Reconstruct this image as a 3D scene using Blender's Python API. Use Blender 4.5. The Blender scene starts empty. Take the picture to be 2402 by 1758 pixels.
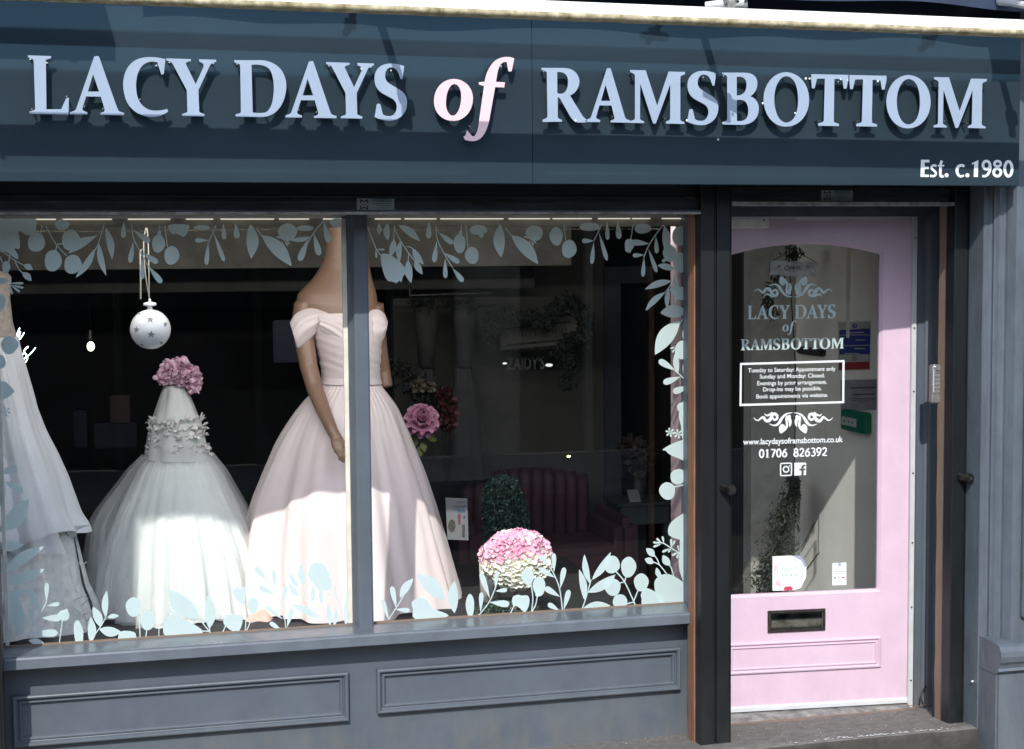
import bpy, bmesh, math, random
from mathutils import Vector, Matrix, noise
from mathutils.geometry import tessellate_polygon
random.seed(7)
R = math.radians
# ---------------------------------------------------------------- camera
ZO = 2.02                                   # eye height above the pavement
FPX, TH, PITCH, ROLL = 3553.0, R(13.9), -math.atan(256/3553.0), math.atan(.0089)
CAM = Vector((0, -5.2, ZO))
FW = Vector((math.sin(TH)*math.cos(PITCH), math.cos(TH)*math.cos(PITCH), math.sin(PITCH)))
_r0 = Vector((math.cos(TH), -math.sin(TH), 0)); _u0 = _r0.cross(FW)
RT = _r0*math.cos(ROLL) - _u0*math.sin(ROLL)
UP = RT.cross(FW)
sc = bpy.context.scene
cd = bpy.data.cameras.new('camera'); cam = bpy.data.objects.new('camera', cd)
sc.collection.objects.link(cam); sc.camera = cam
M = Matrix((RT, UP, -FW)).transposed().to_4x4(); M.translation = CAM
cam.matrix_world = M
cd.sensor_width = 36; cd.lens = 36*FPX/2402.0; cd.clip_start = .05; cd.clip_end = 400

def P(px, py, Y):
    """point on the plane Y=const behind a pixel of the photograph (survey helper)"""
    d = FW*FPX + RT*(px-1201) - UP*(py-879)
    return CAM + d*((Y-CAM.y)/d.y)
def PX(px, Y, py=900): return P(px, py, Y).x
def PZ(py, Y, px=1201): return P(px, py, Y).z

# ---------------------------------------------------------------- light
sun_dir = Vector((.36, 1, -.885)).normalized()        # where the light travels
elev = math.asin(-sun_dir.z); az = math.atan2(-sun_dir.x, -sun_dir.y)   # from +Y towards +X
w = bpy.data.worlds.new('World'); sc.world = w; w.use_nodes = True
nt = w.node_tree; nt.nodes.clear()
sky = nt.nodes.new('ShaderNodeTexSky'); sky.sky_type = 'NISHITA'; sky.sun_disc = False
sky.sun_elevation = elev; sky.sun_rotation = az
bg = nt.nodes.new('ShaderNodeBackground'); bg.inputs[1].default_value = .15
wo = nt.nodes.new('ShaderNodeOutputWorld')
nt.links.new(sky.outputs[0], bg.inputs[0]); nt.links.new(bg.outputs[0], wo.inputs[0])
sl = bpy.data.lights.new('sun', 'SUN'); so = bpy.data.objects.new('sun', sl)
sc.collection.objects.link(so); sl.energy = 2.0; sl.angle = R(.5); sl.color = (1, .965, .9)
so.rotation_euler = sun_dir.to_track_quat('-Z', 'Y').to_euler(); so.location = (-3, -8, 9)
sc.view_settings.view_transform = 'Standard'; sc.view_settings.look = 'None'
sc.view_settings.gamma = 1; sc.view_settings.exposure = 1.18; sc.view_settings.use_curve_mapping = False
sc.render.engine = 'CYCLES'
sc.cycles.transparent_max_bounces = 24; sc.cycles.max_bounces = 10; sc.cycles.diffuse_bounces = 5

# ---------------------------------------------------------------- materials
def mat(name, col, rough=.5, metal=0, spec=.5, noise_amt=.12, noise_scale=9, bump=0, bump_scale=60,
        coat=0, emis=None, estr=0, streak=None, var=None, trans=0):
    m = bpy.data.materials.new(name); m.use_nodes = True; t = m.node_tree; n = t.nodes
    b = n['Principled BSDF']; b.inputs['Roughness'].default_value = rough
    b.inputs['Metallic'].default_value = metal; b.inputs['Specular IOR Level'].default_value = spec
    b.inputs['Coat Weight'].default_value = coat; b.inputs['Coat Roughness'].default_value = .03
    tc = n.new('ShaderNodeTexCoord'); src = tc.outputs['Object']
    if streak:
        mp = n.new('ShaderNodeMapping'); mp.inputs['Scale'].default_value = streak
        t.links.new(src, mp.inputs[0]); src = mp.outputs[0]
    if noise_amt:
        nz = n.new('ShaderNodeTexNoise'); nz.inputs['Scale'].default_value = noise_scale
        nz.inputs['Detail'].default_value = 6; nz.inputs['Roughness'].default_value = .65
        t.links.new(src, nz.inputs['Vector'])
        mx = n.new('ShaderNodeMix'); mx.data_type = 'RGBA'
        c2 = var if var else tuple(c*(1-noise_amt*2) for c in col)
        c1 = col if var else tuple(min(1, c*(1+noise_amt)) for c in col)
        mx.inputs[6].default_value = (*c1, 1); mx.inputs[7].default_value = (*c2, 1)
        rp = n.new('ShaderNodeValToRGB'); rp.color_ramp.elements[0].position = .35; rp.color_ramp.elements[1].position = .7
        t.links.new(nz.outputs['Fac'], rp.inputs[0]); t.links.new(rp.outputs[0], mx.inputs[0])
        t.links.new(mx.outputs[2], b.inputs['Base Color'])
        rr = n.new('ShaderNodeMapRange'); rr.inputs[3].default_value = max(.02, rough*.8); rr.inputs[4].default_value = min(1, rough*1.25)
        t.links.new(nz.outputs['Fac'], rr.inputs[0]); t.links.new(rr.outputs[0], b.inputs['Roughness'])
    else:
        b.inputs['Base Color'].default_value = (*col, 1)
    if bump:
        n2 = n.new('ShaderNodeTexNoise'); n2.inputs['Scale'].default_value = bump_scale; n2.inputs['Detail'].default_value = 5
        t.links.new(src, n2.inputs['Vector'])
        bp = n.new('ShaderNodeBump'); bp.inputs['Strength'].default_value = bump; bp.inputs['Distance'].default_value = .004
        t.links.new(n2.outputs['Fac'], bp.inputs['Height']); t.links.new(bp.outputs[0], b.inputs['Normal'])
    if emis:
        b.inputs['Emission Color'].default_value = (*emis, 1); b.inputs['Emission Strength'].default_value = estr
    if trans:
        tr = n.new('ShaderNodeBsdfTransparent'); ms = n.new('ShaderNodeMixShader'); ms.inputs[0].default_value = trans
        t.links.new(b.outputs[0], ms.inputs[1]); t.links.new(tr.outputs[0], ms.inputs[2])
        t.links.new(ms.outputs[0], n['Material Output'].inputs[0])
    return m
def glass_mat(name, tint=(.965,.98,.975), base=.035):
    m = bpy.data.materials.new(name); m.use_nodes = True; t = m.node_tree; n = t.nodes; n.clear()
    o = n.new('ShaderNodeOutputMaterial'); tr = n.new('ShaderNodeBsdfTransparent'); tr.inputs[0].default_value = (*tint, 1)
    gl = n.new('ShaderNodeBsdfGlossy'); gl.inputs['Roughness'].default_value = .004
    lw = n.new('ShaderNodeLayerWeight'); lw.inputs[0].default_value = .5
    pw = n.new('ShaderNodeMath'); pw.operation = 'POWER'; pw.inputs[1].default_value = 5
    ml = n.new('ShaderNodeMath'); ml.operation = 'MULTIPLY_ADD'; ml.inputs[1].default_value = .9; ml.inputs[2].default_value = .062
    t.links.new(lw.outputs['Facing'], pw.inputs[0])
    nz = n.new('ShaderNodeTexNoise'); nz.inputs['Scale'].default_value = 1.3
    bp = n.new('ShaderNodeBump'); bp.inputs['Strength'].default_value = .05; bp.inputs['Distance'].default_value = .01
    tc = n.new('ShaderNodeTexCoord'); t.links.new(tc.outputs['Object'], nz.inputs['Vector'])
    t.links.new(nz.outputs['Fac'], bp.inputs['Height']); t.links.new(bp.outputs[0], gl.inputs['Normal'])
    mx = n.new('ShaderNodeMixShader')
    t.links.new(pw.outputs[0], ml.inputs[0]); t.links.new(ml.outputs[0], mx.inputs[0])
    t.links.new(tr.outputs[0], mx.inputs[1]); t.links.new(gl.outputs[0], mx.inputs[2]); t.links.new(mx.outputs[0], o.inputs[0])
    return m
GREY   = mat('grey_paint', (.085,.104,.128), .42, noise_amt=.07, noise_scale=5, bump=.12, bump_scale=45)
def grime(m, col, z0, z1, amt):
    """splashed street dirt that thins out with height, broken up by noise"""
    t = m.node_tree; n = t.nodes; b = n['Principled BSDF']; src = b.inputs['Base Color'].links[0].from_socket
    g = n.new('ShaderNodeNewGeometry'); sp = n.new('ShaderNodeSeparateXYZ'); t.links.new(g.outputs['Position'], sp.inputs[0])
    mr = n.new('ShaderNodeMapRange'); mr.inputs[1].default_value = z0; mr.inputs[2].default_value = z1; mr.inputs[3].default_value = 1; mr.inputs[4].default_value = 0; t.links.new(sp.outputs['Z'], mr.inputs[0])
    nz = n.new('ShaderNodeTexNoise'); nz.inputs['Scale'].default_value = 7; nz.inputs['Detail'].default_value = 8; nz.inputs['Roughness'].default_value = .7
    mp = n.new('ShaderNodeMapping'); mp.inputs['Scale'].default_value = (1.6,1,.55); t.links.new(g.outputs['Position'], mp.inputs[0]); t.links.new(mp.outputs[0], nz.inputs['Vector'])
    rp = n.new('ShaderNodeValToRGB'); rp.color_ramp.elements[0].position = .42; rp.color_ramp.elements[1].position = .72; t.links.new(nz.outputs['Fac'], rp.inputs[0])
    m1 = n.new('ShaderNodeMath'); m1.operation = 'MULTIPLY'; t.links.new(mr.outputs[0], m1.inputs[0]); t.links.new(rp.outputs[0], m1.inputs[1])
    m2 = n.new('ShaderNodeMath'); m2.operation = 'MULTIPLY'; m2.inputs[1].default_value = amt; t.links.new(m1.outputs[0], m2.inputs[0])
    mx = n.new('ShaderNodeMix'); mx.data_type = 'RGBA'; mx.inputs[7].default_value = (*col, 1); t.links.new(m2.outputs[0], mx.inputs[0]); t.links.new(src, mx.inputs[6]); t.links.new(mx.outputs[2], b.inputs['Base Color'])
grime(GREY, (.16,.15,.125), .1, .42, .75)
GREYD  = mat('grey_paint_weathered', (.088,.108,.132), .45, noise_amt=.12, noise_scale=14, bump=.35, bump_scale=60, streak=(1,1,.35))
SILLM  = mat('sill_paint', (.115,.135,.16), .28, noise_amt=.09, noise_scale=8, bump=.1, bump_scale=30)
PANEL  = mat('gloss_sign_panel', (.024,.038,.05), .035, spec=.22, noise_amt=.05, noise_scale=2)
PANEL.node_tree.nodes['Principled BSDF'].inputs['Specular Tint'].default_value = (.35,.7,1,1)
BLACK  = mat('black_powder_coat', (.009,.011,.0125), .42, spec=.3, noise_amt=.2, noise_scale=12, bump=.1, bump_scale=120, streak=(1,1,.3))
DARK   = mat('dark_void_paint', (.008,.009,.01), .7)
grime(BLACK, (.04,.04,.037), .1, .5, .6)
grime(GREYD, (.17,.165,.15), .1, .7, .5)
LATH   = mat('shutter_lath', (.05,.06,.07), .3, metal=.4, noise_amt=.3, noise_scale=5, streak=(1,1,8))
LATHL  = mat('worn_aluminium', (.26,.26,.25), .45, metal=.3, noise_amt=.3, noise_scale=20)
WOOD   = mat('bare_brown_wood', (.24,.125,.075), .6, noise_amt=.3, noise_scale=16, bump=.5, bump_scale=40, streak=(6,6,.5), var=(.17,.085,.06))
WOODP  = mat('pale_bare_wood', (.20,.155,.115), .65, noise_amt=.3, noise_scale=14, bump=.5, bump_scale=40, streak=(6,6,.5), var=(.2,.13,.09))
LETB   = mat('pale_blue_acrylic', (.29,.36,.465), .25, spec=.5, noise_amt=.04, noise_scale=4)
LETE   = mat('letter_edge', (.03,.035,.05), .3)
LETP   = mat('pale_pink_acrylic', (.74,.52,.55), .3, noise_amt=.02)
WHITEV = mat('white_vinyl', (.66,.7,.71), .45, noise_amt=.02)
AQUA   = mat('pale_aqua_vinyl', (.68,.84,.84), .5, noise_amt=.03, noise_scale=3)
def translucent(m, col, f):
    t = m.node_tree; n = t.nodes; tr = n.new('ShaderNodeBsdfTranslucent'); tr.inputs[0].default_value = (*col, 1); ms = n.new('ShaderNodeMixShader'); ms.inputs[0].default_value = f
    out = n['Material Output']; src = out.inputs[0].links[0].from_socket
    t.links.new(src, ms.inputs[1]); t.links.new(tr.outputs[0], ms.inputs[2]); t.links.new(ms.outputs[0], out.inputs[0])
translucent(AQUA, (.78,.95,.97), .42)
CREAM  = mat('cream_bar_paint', (.85,.84,.78), .35, noise_amt=.05)
MOSS   = mat('mossy_bar_underside', (.5,.44,.3), .8, noise_amt=.3, noise_scale=22, bump=.6, bump_scale=50, var=(.13,.1,.035))
PINK   = mat('pink_door_paint', (.60,.45,.555), .42, noise_amt=.04, noise_scale=6, bump=.2, bump_scale=40)
grime(PINK, (.42,.33,.36), .1, .45, .45)
PVCW   = mat('white_strip', (.52,.54,.56), .4, noise_amt=.06)
CONC   = mat('worn_step_stone', (.16,.155,.145), .85, noise_amt=.25, noise_scale=26, bump=1.0, bump_scale=90, var=(.095,.088,.08))
PAVE   = mat('pavement_flag', (.27,.26,.24), .9, noise_amt=.2, noise_scale=6, bump=.8, bump_scale=40)
TAR    = mat('asphalt', (.07,.07,.07), .9, noise_amt=.25, noise_scale=40, bump=.8, bump_scale=140)
STONE  = mat('gritstone', (.42,.37,.29), .9, noise_amt=.25, noise_scale=3, bump=.8, bump_scale=20)
GLASS  = glass_mat('window_glass')
GLASSD = glass_mat('door_glass', (.965,.98,.975))
CHROME = mat('polished_chrome', (.5,.5,.48), .12, metal=1, noise_amt=.05)
STEEL  = mat('brushed_steel', (.55,.55,.56), .35, metal=.85, noise_amt=.12, noise_scale=30)
IRON   = mat('worn_dark_metal', (.06,.055,.05), .3, metal=.8, noise_amt=.4, noise_scale=40)
CABLE  = mat('black_cable', (.012,.012,.014), .5, noise_amt=0)

# ---------------------------------------------------------------- mesh helpers
COL = sc.collection
def obj(name, verts, faces, material, parent=None, smooth=False, mats=None, fm=None):
    me = bpy.data.meshes.new(name); me.from_pydata([tuple(v) for v in verts], [], faces); me.validate()
    for mm in (mats or [material]): me.materials.append(mm)
    if fm:
        for p_, k in zip(me.polygons, fm): p_.material_index = k
    if smooth:
        for p_ in me.polygons: p_.use_smooth = True
    me.update()
    o = bpy.data.objects.new(name, me); COL.objects.link(o)
    if parent: o.parent = parent; o.matrix_parent_inverse = parent.matrix_basis.inverted()
    return o
def tag(o, label=None, cat=None, group=None, kind=None):
    for k, v in (('label', label), ('category', cat), ('group', group), ('kind', kind)):
        if v: o[k] = v
    return o
def thing(name, loc, label, cat, group=None):
    o = bpy.data.objects.new(name, None); COL.objects.link(o); o.location = loc; o.empty_display_size = .1
    return tag(o, label, cat, group)
class MB:
    """collects boxes, tubes and prisms for ONE mesh"""
    def __init__(s): s.v = []; s.f = []; s.fm = []
    def add(s, v, f, k=0):
        b = len(s.v); s.v += [Vector(q) for q in v]; s.f += [tuple(b+i for i in q) for q in f]; s.fm += [k]*len(f); return s
    def box(s, x0, x1, y0, y1, z0, z1, bev=0, k=0):
        if bev:
            bm = bmesh.new(); bmesh.ops.create_cube(bm, size=1)
            for v in bm.verts: v.co = Vector(((x0+x1)/2+v.co.x*(x1-x0), (y0+y1)/2+v.co.y*(y1-y0), (z0+z1)/2+v.co.z*(z1-z0)))
            bmesh.ops.bevel(bm, geom=bm.edges[:], offset=bev, segments=2, affect='EDGES')
            bm.verts.index_update()
            s.add([v.co.copy() for v in bm.verts], [[v.index for v in f.verts] for f in bm.faces], k); bm.free(); return s
        v = [(x,y,z) for x in (x0,x1) for y in (y0,y1) for z in (z0,z1)]
        return s.add(v, [(0,1,3,2),(4,6,7,5),(0,4,5,1),(2,3,7,6),(0,2,6,4),(1,5,7,3)], k)
    def prism(s, prof, x0, x1, k=0):
        """closed (y,z) profile swept along X"""
        n = len(prof); v = [(x0,y,z) for y,z in prof]+[(x1,y,z) for y,z in prof]
        return s.add(v, [(i,(i+1)%n,n+(i+1)%n,n+i) for i in range(n)]+[tuple(range(n))[::-1], tuple(range(n,2*n))], k)
    def prismz(s, prof, z0, z1, k=0):
        """closed (x,y) profile swept along Z"""
        n = len(prof); v = [(x,y,z0) for x,y in prof]+[(x,y,z1) for x,y in prof]
        return s.add(v, [(i,(i+1)%n,n+(i+1)%n,n+i) for i in range(n)]+[tuple(range(n))[::-1], tuple(range(n,2*n))], k)
    def tube(s, pts, r, n=10, k=0, cap=True):
        pts = [Vector(p) for p in pts]; rs = r if isinstance(r, (list, tuple)) else [r]*len(pts)
        rings = []; t0 = (pts[1]-pts[0]).normalized(); a = t0.orthogonal().normalized()
        for i, p in enumerate(pts):
            t = ((pts[min(i+1,len(pts)-1)]-pts[max(i-1,0)])).normalized()
            a = (a - t*a.dot(t)).normalized(); b = t.cross(a)
            rings.append([p+(a*math.cos(q)+b*math.sin(q))*rs[i] for q in [2*math.pi*j/n for j in range(n)]])
        return s.loft(rings, k, cap)
    def loft(s, rings, k=0, cap=True):
        n = len(rings[0]); v = [q for r_ in rings for q in r_]; f = []
        for i in range(len(rings)-1):
            for j in range(n): f.append((i*n+j, i*n+(j+1)%n, (i+1)*n+(j+1)%n, (i+1)*n+j))
        if cap: f += [tuple(range(n))[::-1], tuple(range((len(rings)-1)*n, len(rings)*n))]
        return s.add(v, f, k)
    def grid(s, g, k=0):
        m_, n = len(g), len(g[0]); v = [q for r_ in g for q in r_]
        return s.add(v, [(i*n+j, i*n+j+1, (i+1)*n+j+1, (i+1)*n+j) for i in range(m_-1) for j in range(n-1)], k)
    def disc(s, c, nrm, r, n=16, k=0, depth=0):
        c = Vector(c); nrm = Vector(nrm).normalized(); return s.tube([c, c+nrm*(depth or .001)], r, n, k)
    def build(s, name, material, parent=None, smooth=False, mats=None):
        return obj(name, s.v, s.f, material, parent, smooth, mats, s.fm if mats else None)
def autosmooth(o, ang=40):
    me = o.data; me.shade_smooth() if hasattr(me, 'shade_smooth') else None
    bm = bmesh.new(); bm.from_mesh(me)
    for e in bm.edges: e.smooth = not (len(e.link_faces) == 2 and e.calc_face_angle(0) > R(ang))
    bm.to_mesh(me); bm.free(); return o
def sphere_mb(mb, c, r, n=16, m_=10, k=0, sq=(1,1,1)):
    rings = []
    for i in range(m_+1):
        a = math.pi*i/m_; rr = max(1e-4, math.sin(a))
        rings.append([Vector((c[0]+r*sq[0]*rr*math.cos(2*math.pi*j/n), c[1]+r*sq[1]*rr*math.sin(2*math.pi*j/n), c[2]+r*sq[2]*math.cos(a))) for j in range(n)])
    return mb.loft(rings, k)
# ---- outlines
def flat(path, n=8):
    """small path language: M L Q C Z -> list of closed loops"""
    import re
    tk = re.findall(r'[MLQCZ]|-?[\d.]+', path); loops = []; cur = []; i = 0; c = None
    def num(k):
        nonlocal i
        r_ = [float(q) for q in tk[i:i+k]]; i += k; return r_
    while i < len(tk):
        if tk[i] in 'MLQCZ': c = tk[i]; i += 1
        if c == 'Z':
            if cur: loops.append(cur)
            cur = []; continue
        if c == 'M': cur = [tuple(num(2))]; c = 'L'
        elif c == 'L': cur.append(tuple(num(2)))
        elif c == 'Q':
            a = num(4); p0 = cur[-1]
            for q in range(1, n//2+1):
                t = q/(n//2); cur.append(tuple((1-t)**2*p0[j]+2*t*(1-t)*a[j]+t*t*a[2+j] for j in (0,1)))
        elif c == 'C':
            a = num(6); p0 = cur[-1]
            for q in range(1, n+1):
                t = q/n; cur.append(tuple((1-t)**3*p0[j]+3*t*(1-t)**2*a[j]+3*t*t*(1-t)*a[2+j]+t**3*a[4+j] for j in (0,1)))
    return loops
def plate(mb, loops, Y, thick=0, kf=0, ks=0):
    """loops of (X,Z) -> flat plate facing the street at Y, with sides going back by thick"""
    l3 = [[Vector((x, z, 0)) for x, z in l] for l in loops]
    tri = tessellate_polygon(l3); v = [q for l in l3 for q in l]
    mb.add([(q.x, Y, q.y) for q in v], [tuple(t) for t in tri], kf)
    if thick:
        for l in loops:
            n = len(l); mb.add([(x,Y,z) for x,z in l]+[(x,Y+thick,z) for x,z in l], [(i,(i+1)%n,n+(i+1)%n,n+i) for i in range(n)], ks)
        mb.add([(q.x, Y+thick, q.y) for q in v], [tuple(t) for t in tri], ks)
def catmull(pts, n=6, closed=False):
    out = []; m_ = len(pts)
    for i in range(m_ if closed else m_-1):
        p = [pts[(i+d) % m_] if closed else pts[min(max(i+d,0),m_-1)] for d in (-1,0,1,2)]
        for q in range(n):
            t = q/n
            out.append(tuple(.5*(2*p[1][j]+(p[2][j]-p[0][j])*t+(2*p[0][j]-5*p[1][j]+4*p[2][j]-p[3][j])*t*t+(3*p[1][j]-p[0][j]-3*p[2][j]+p[3][j])*t**3) for j in range(len(pts[0]))))
    if not closed: out.append(tuple(pts[-1]))
    return out
def stroke_loop(pts, w, sm=True):
    """outline polygon of a pen stroke; w number or (start, mid, end)"""
    q = catmull(pts, 5) if sm and len(pts) > 2 else pts; n = len(q); a = []; b = []
    for i, p in enumerate(q):
        p0, p1 = q[max(i-1,0)], q[min(i+1,n-1)]; dx, dy = p1[0]-p0[0], p1[1]-p0[1]; l = math.hypot(dx, dy) or 1
        if isinstance(w, tuple):
            t = i/(n-1); ww = (w[0]*(1-2*t)+w[1]*2*t) if t < .5 else (w[1]*(2-2*t)+w[2]*(2*t-1))
        else: ww = w
        a.append((p[0]-dy/l*ww/2, p[1]+dx/l*ww/2)); b.append((p[0]+dy/l*ww/2, p[1]-dx/l*ww/2))
    return a, b
def ell(cx, cy, rx, ry, n=28, rot=0):
    c, s_ = math.cos(rot), math.sin(rot)
    return [(cx+rx*math.cos(a)*c-ry*math.sin(a)*s_, cy+rx*math.cos(a)*s_+ry*math.sin(a)*c) for a in [2*math.pi*i/n for i in range(n)]]

# ================================================================ SETTING: ground and street
ZS = .12                                       # top of the worn step
def W(z): return z+ZO                          # heights surveyed relative to the eye
m = MB(); m.box(-30, 30, -30, 30, -.4, -.125); tag(m.build('ground', TAR), kind='structure')
m = MB(); m.box(-25, 25, -7.2, -2.1, -.125, -.12); tag(m.build('road', TAR), kind='structure')
pv = MB(); pv.box(-25, 25, -2.1, .9, -.13, -.012)
pavement = tag(pv.build('pavement', PAVE), kind='structure')
for i in range(-6, 9):                          # flagstones nearest the shop front
    for j in range(3):
        m = MB(); x = i*.62+(.31 if j % 2 else 0); y = .14-.6*(j+1)
        m.box(x+.004, x+.616, y+.004, y+.596, -.011, random.uniform(-.002,.001), bev=.004)
        m.build('flagstone', PAVE, pavement)
m = MB()
for i in range(-12, 12): m.box(i*.92+.003, i*.92+.917, -2.26, -2.1, -.13, 0, bev=.008)
tag(m.build('kerb', CONC), kind='structure')
m = MB(); m.box(-25, 25, -9.2, -7.2, -.13, -.005); tag(m.build('far_pavement', PAVE), kind='structure')

# worn stone step running along the whole front
bm = bmesh.new(); nx, ny = 150, 14; g = []
def stepz(x, y): return .147-.1*(y-.165)+.004*noise.noise(Vector((x*3, y*4, 1)))+.002*noise.noise(Vector((x*17, y*17, 4)))
for i in range(nx+1):
    x = -2+i*(5.3/nx); row = []
    for j in range(ny+1):
        y = .165+.012*noise.noise(Vector((x*5, 0, 3)))*(j == 0)+j*(.62/ny)
        row.append(Vector((x, y, stepz(x, y)-(.006 if j == 0 else 0))))
    row = [Vector((x, row[0].y-.004, -.02)), Vector((x, row[0].y-.006, ZS*.6)), Vector((x, row[0].y-.003, .125))]+row
    g.append(row)
m = MB(); m.grid(g); m.add([(3.3,.16,-.02),(3.3,.8,-.02),(3.3,.8,.08),(3.3,.16,.14)], [(0,1,2,3)])
step = tag(m.build('doorstep', CONC, smooth=True, mats=[CONC, mat('sooty_step_edge', (.055,.052,.045), .85, noise_amt=.35, noise_scale=16, bump=1.0, bump_scale=50, var=(.028,.027,.024))]), kind='structure')
for p_ in step.data.polygons:
    if abs(p_.normal.y) > .6 and p_.center.y < .2: p_.material_index = 1
# flaked white paint along the step edge
m = MB()
for i in range(70):
    t = random.random(); x = 2.5+t*.62+random.gauss(0,.02); y = .172+abs(random.gauss(0,.012)); s_ = random.uniform(.002,.006)
    z = stepz(x,y)+.0015
    m.add([(x-s_*1.8,y,z),(x,y-s_*.7,z),(x+s_*2,y,z+.0005),(x,y+s_*.8,z)], [(0,1,2,3)])
tag(m.build('paint_flakes', WHITEV, step), kind='stuff')

m = MB()                                         # grit gathered on the step
for i in range(420):
    if random.random() < .55: x, y = random.uniform(-.4, 2.1), .478-abs(random.gauss(0,.05))
    else: x, y = random.uniform(2.25, 3.28), random.uniform(.19,.56)
    s_ = random.uniform(.0008,.0035); z = stepz(x,y)
    m.add([(x-s_,y-s_*.6,z-.001),(x+s_,y-s_*.5,z-.001),(x,y+s_,z-.001),(x+s_*.2,y,z+s_*.9)], [(0,1,3),(1,2,3),(2,0,3)])
tag(m.build('loose_grit', mat('pale_grit', (.34,.32,.27), .9, noise_amt=.3, noise_scale=60), step), kind='stuff')
# ================================================================ SHOPFRONT (joinery)
ZF0, ZF1 = W(.2865), W(.874)                   # sign board bottom / top
XR = 3.294
shop = thing('shopfront', (0.8,.6,0), 'dark grey painted timber shopfront with panelled stall riser around the display window', 'shopfront')
XL = -.486
# stall riser
m = MB(); m.box(XL-.35, 2.135, .485, .56, .02, W(-1.42)); riser = m.build('stall_riser', GREY, shop)
def panel_frame(x0, x1, z0, z1, name):
    prof = [(0,0),(0,-.021),(.002,-.026),(.006,-.028),(.011,-.027),(.015,-.021),(.017,-.013),(.020,-.011),(.023,-.015),(.028,-.016),(.032,-.012),(.034,-.004),(.035,0)]
    m = MB(); n = len(prof); rings = []
    for (cx_, cz_, sx, sz) in ((x0,z0,1,1),(x1,z0,-1,1),(x1,z1,-1,-1),(x0,z1,1,-1)):
        rings.append([Vector((cx_+sx*a, .485+b, cz_+sz*a)) for a, b in prof])
    v = [q for r_ in rings for q in r_]; f = []
    for i in range(4):
        for j in range(n-1): f.append((i*n+j, i*n+j+1, ((i+1)%4)*n+j+1, ((i+1)%4)*n+j))
    m.add(v, f); return m.build(name, GREY, riser)
panel_frame(XL+.012, .749, W(-1.731), W(-1.541), 'panel_moulding')
panel_frame(.858, 2.091, W(-1.713), W(-1.539), 'panel_moulding')
# window sill with a nosing and slightly hollow top
zt, zb = W(-1.379), W(-1.425)
m = MB(); m.prism([(.6,zt-.012),(.41,zt-.002),(.392,zt),(.384,zt-.003),(.38,zt-.009),(.38,zb+.003),(.384,zb),(.56,zb),(.62,zb)], XL-.3, 2.142)
for v in m.v:
    if v.x > 2: v.x = 2.103+(v.y-.38)*.27
sill = m.build('window_sill', SILLM, shop)
m = MB(); m.box(XL-.3, 2.16, .592, .606, zt-.016, zt-.006); m.build('putty_line', WOODP, shop)
# mullion
zg0, zg1 = W(-1.386), W(.192)
m = MB(); m.prismz([(.786,.605),(.786,.575),(.797,.553),(.8,.545),(.803,.529),(.81,.526),(.852,.526),(.858,.53),(.861,.545),(.861,.605)], zt-.012, zg1+.03)
m.build('mullion', GREY, shop)
m = MB()                                        # pale inner beads round both panes
for a, b in ((.768,.785),(-.5,-.487),(2.158,2.185)): m.box(a, b, .588, .603, zg0+.004, zg1)
m.box(-.5, .785, .588, .602, zg1-.007, zg1+.004); m.box(.862, 2.185, .588, .602, zg1-.007, zg1+.004)
m.build('glazing_bead', mat('cream_bead', (.62,.6,.52), .5, noise_amt=.1), shop)
m = MB(); m.box(-1.2, 2.2, .56, .62, zg1+.004, W(.5)); m.build('head_frame', GREYD, shop)
# posts either side of the shutters
m = MB(); m.box(2.187, 2.225, .336, .75, ZS-.01, W(.5)); m.box(2.152, 2.19, .474, .62, ZS-.01, W(.5)); m.build('door_post', GREYD, shop)
m = MB(); m.box(XL-.3, XL-.03, .336, .7, .0, W(.5)); m.build('window_post', GREYD, shop)
# right hand door jamb (moulded)
m = MB(); m.prismz([(3.214,.70),(3.214,.63),(3.219,.622),(3.243,.62),(3.247,.612),(3.262,.605),(3.266,.597),(3.285,.59),(3.292,.585),(3.292,.70)], .07, W(.235))
m.build('door_jamb', GREY, shop)
m = MB(); m.box(3.2925, 3.3, .34, .72, .07, W(.45)); m.build('jamb_side', GREY, shop)
m = MB(); m.box(2.225, 3.292, .585, .64, W(.205), W(.45)); m.box(2.225,3.292,.60,.66,W(.19),W(.205)); m.build('door_head', GREYD, shop)
m = MB(); m.box(3.190, 3.210, .622, .634, .09, W(.195)); m.box(2.225, 3.187, .622, .634, W(.181), W(.195)); m.build('draught_strip', PVCW, shop)
m = MB()
for z in (W(-.55), W(-.28), W(-.9), W(-1.2), W(-1.48), W(-1.8), W(.1)): m.tube([(3.2,.621,z),(3.2,.618,z)], .0035, 8)
m.build('strip_screw', IRON, shop)
# threshold
m = MB(); m.prism([(.60,.08),(.60,.106),(.62,.114),(.72,.116),(.72,.08)], 2.22, 3.19); m.build('threshold', LATHL, shop)
m = MB(); m.prism([(.55,.08),(.553,.104),(.599,.106),(.599,.08)], 2.22, 3.2); m.build('threshold_board', WOODP, shop)
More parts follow.
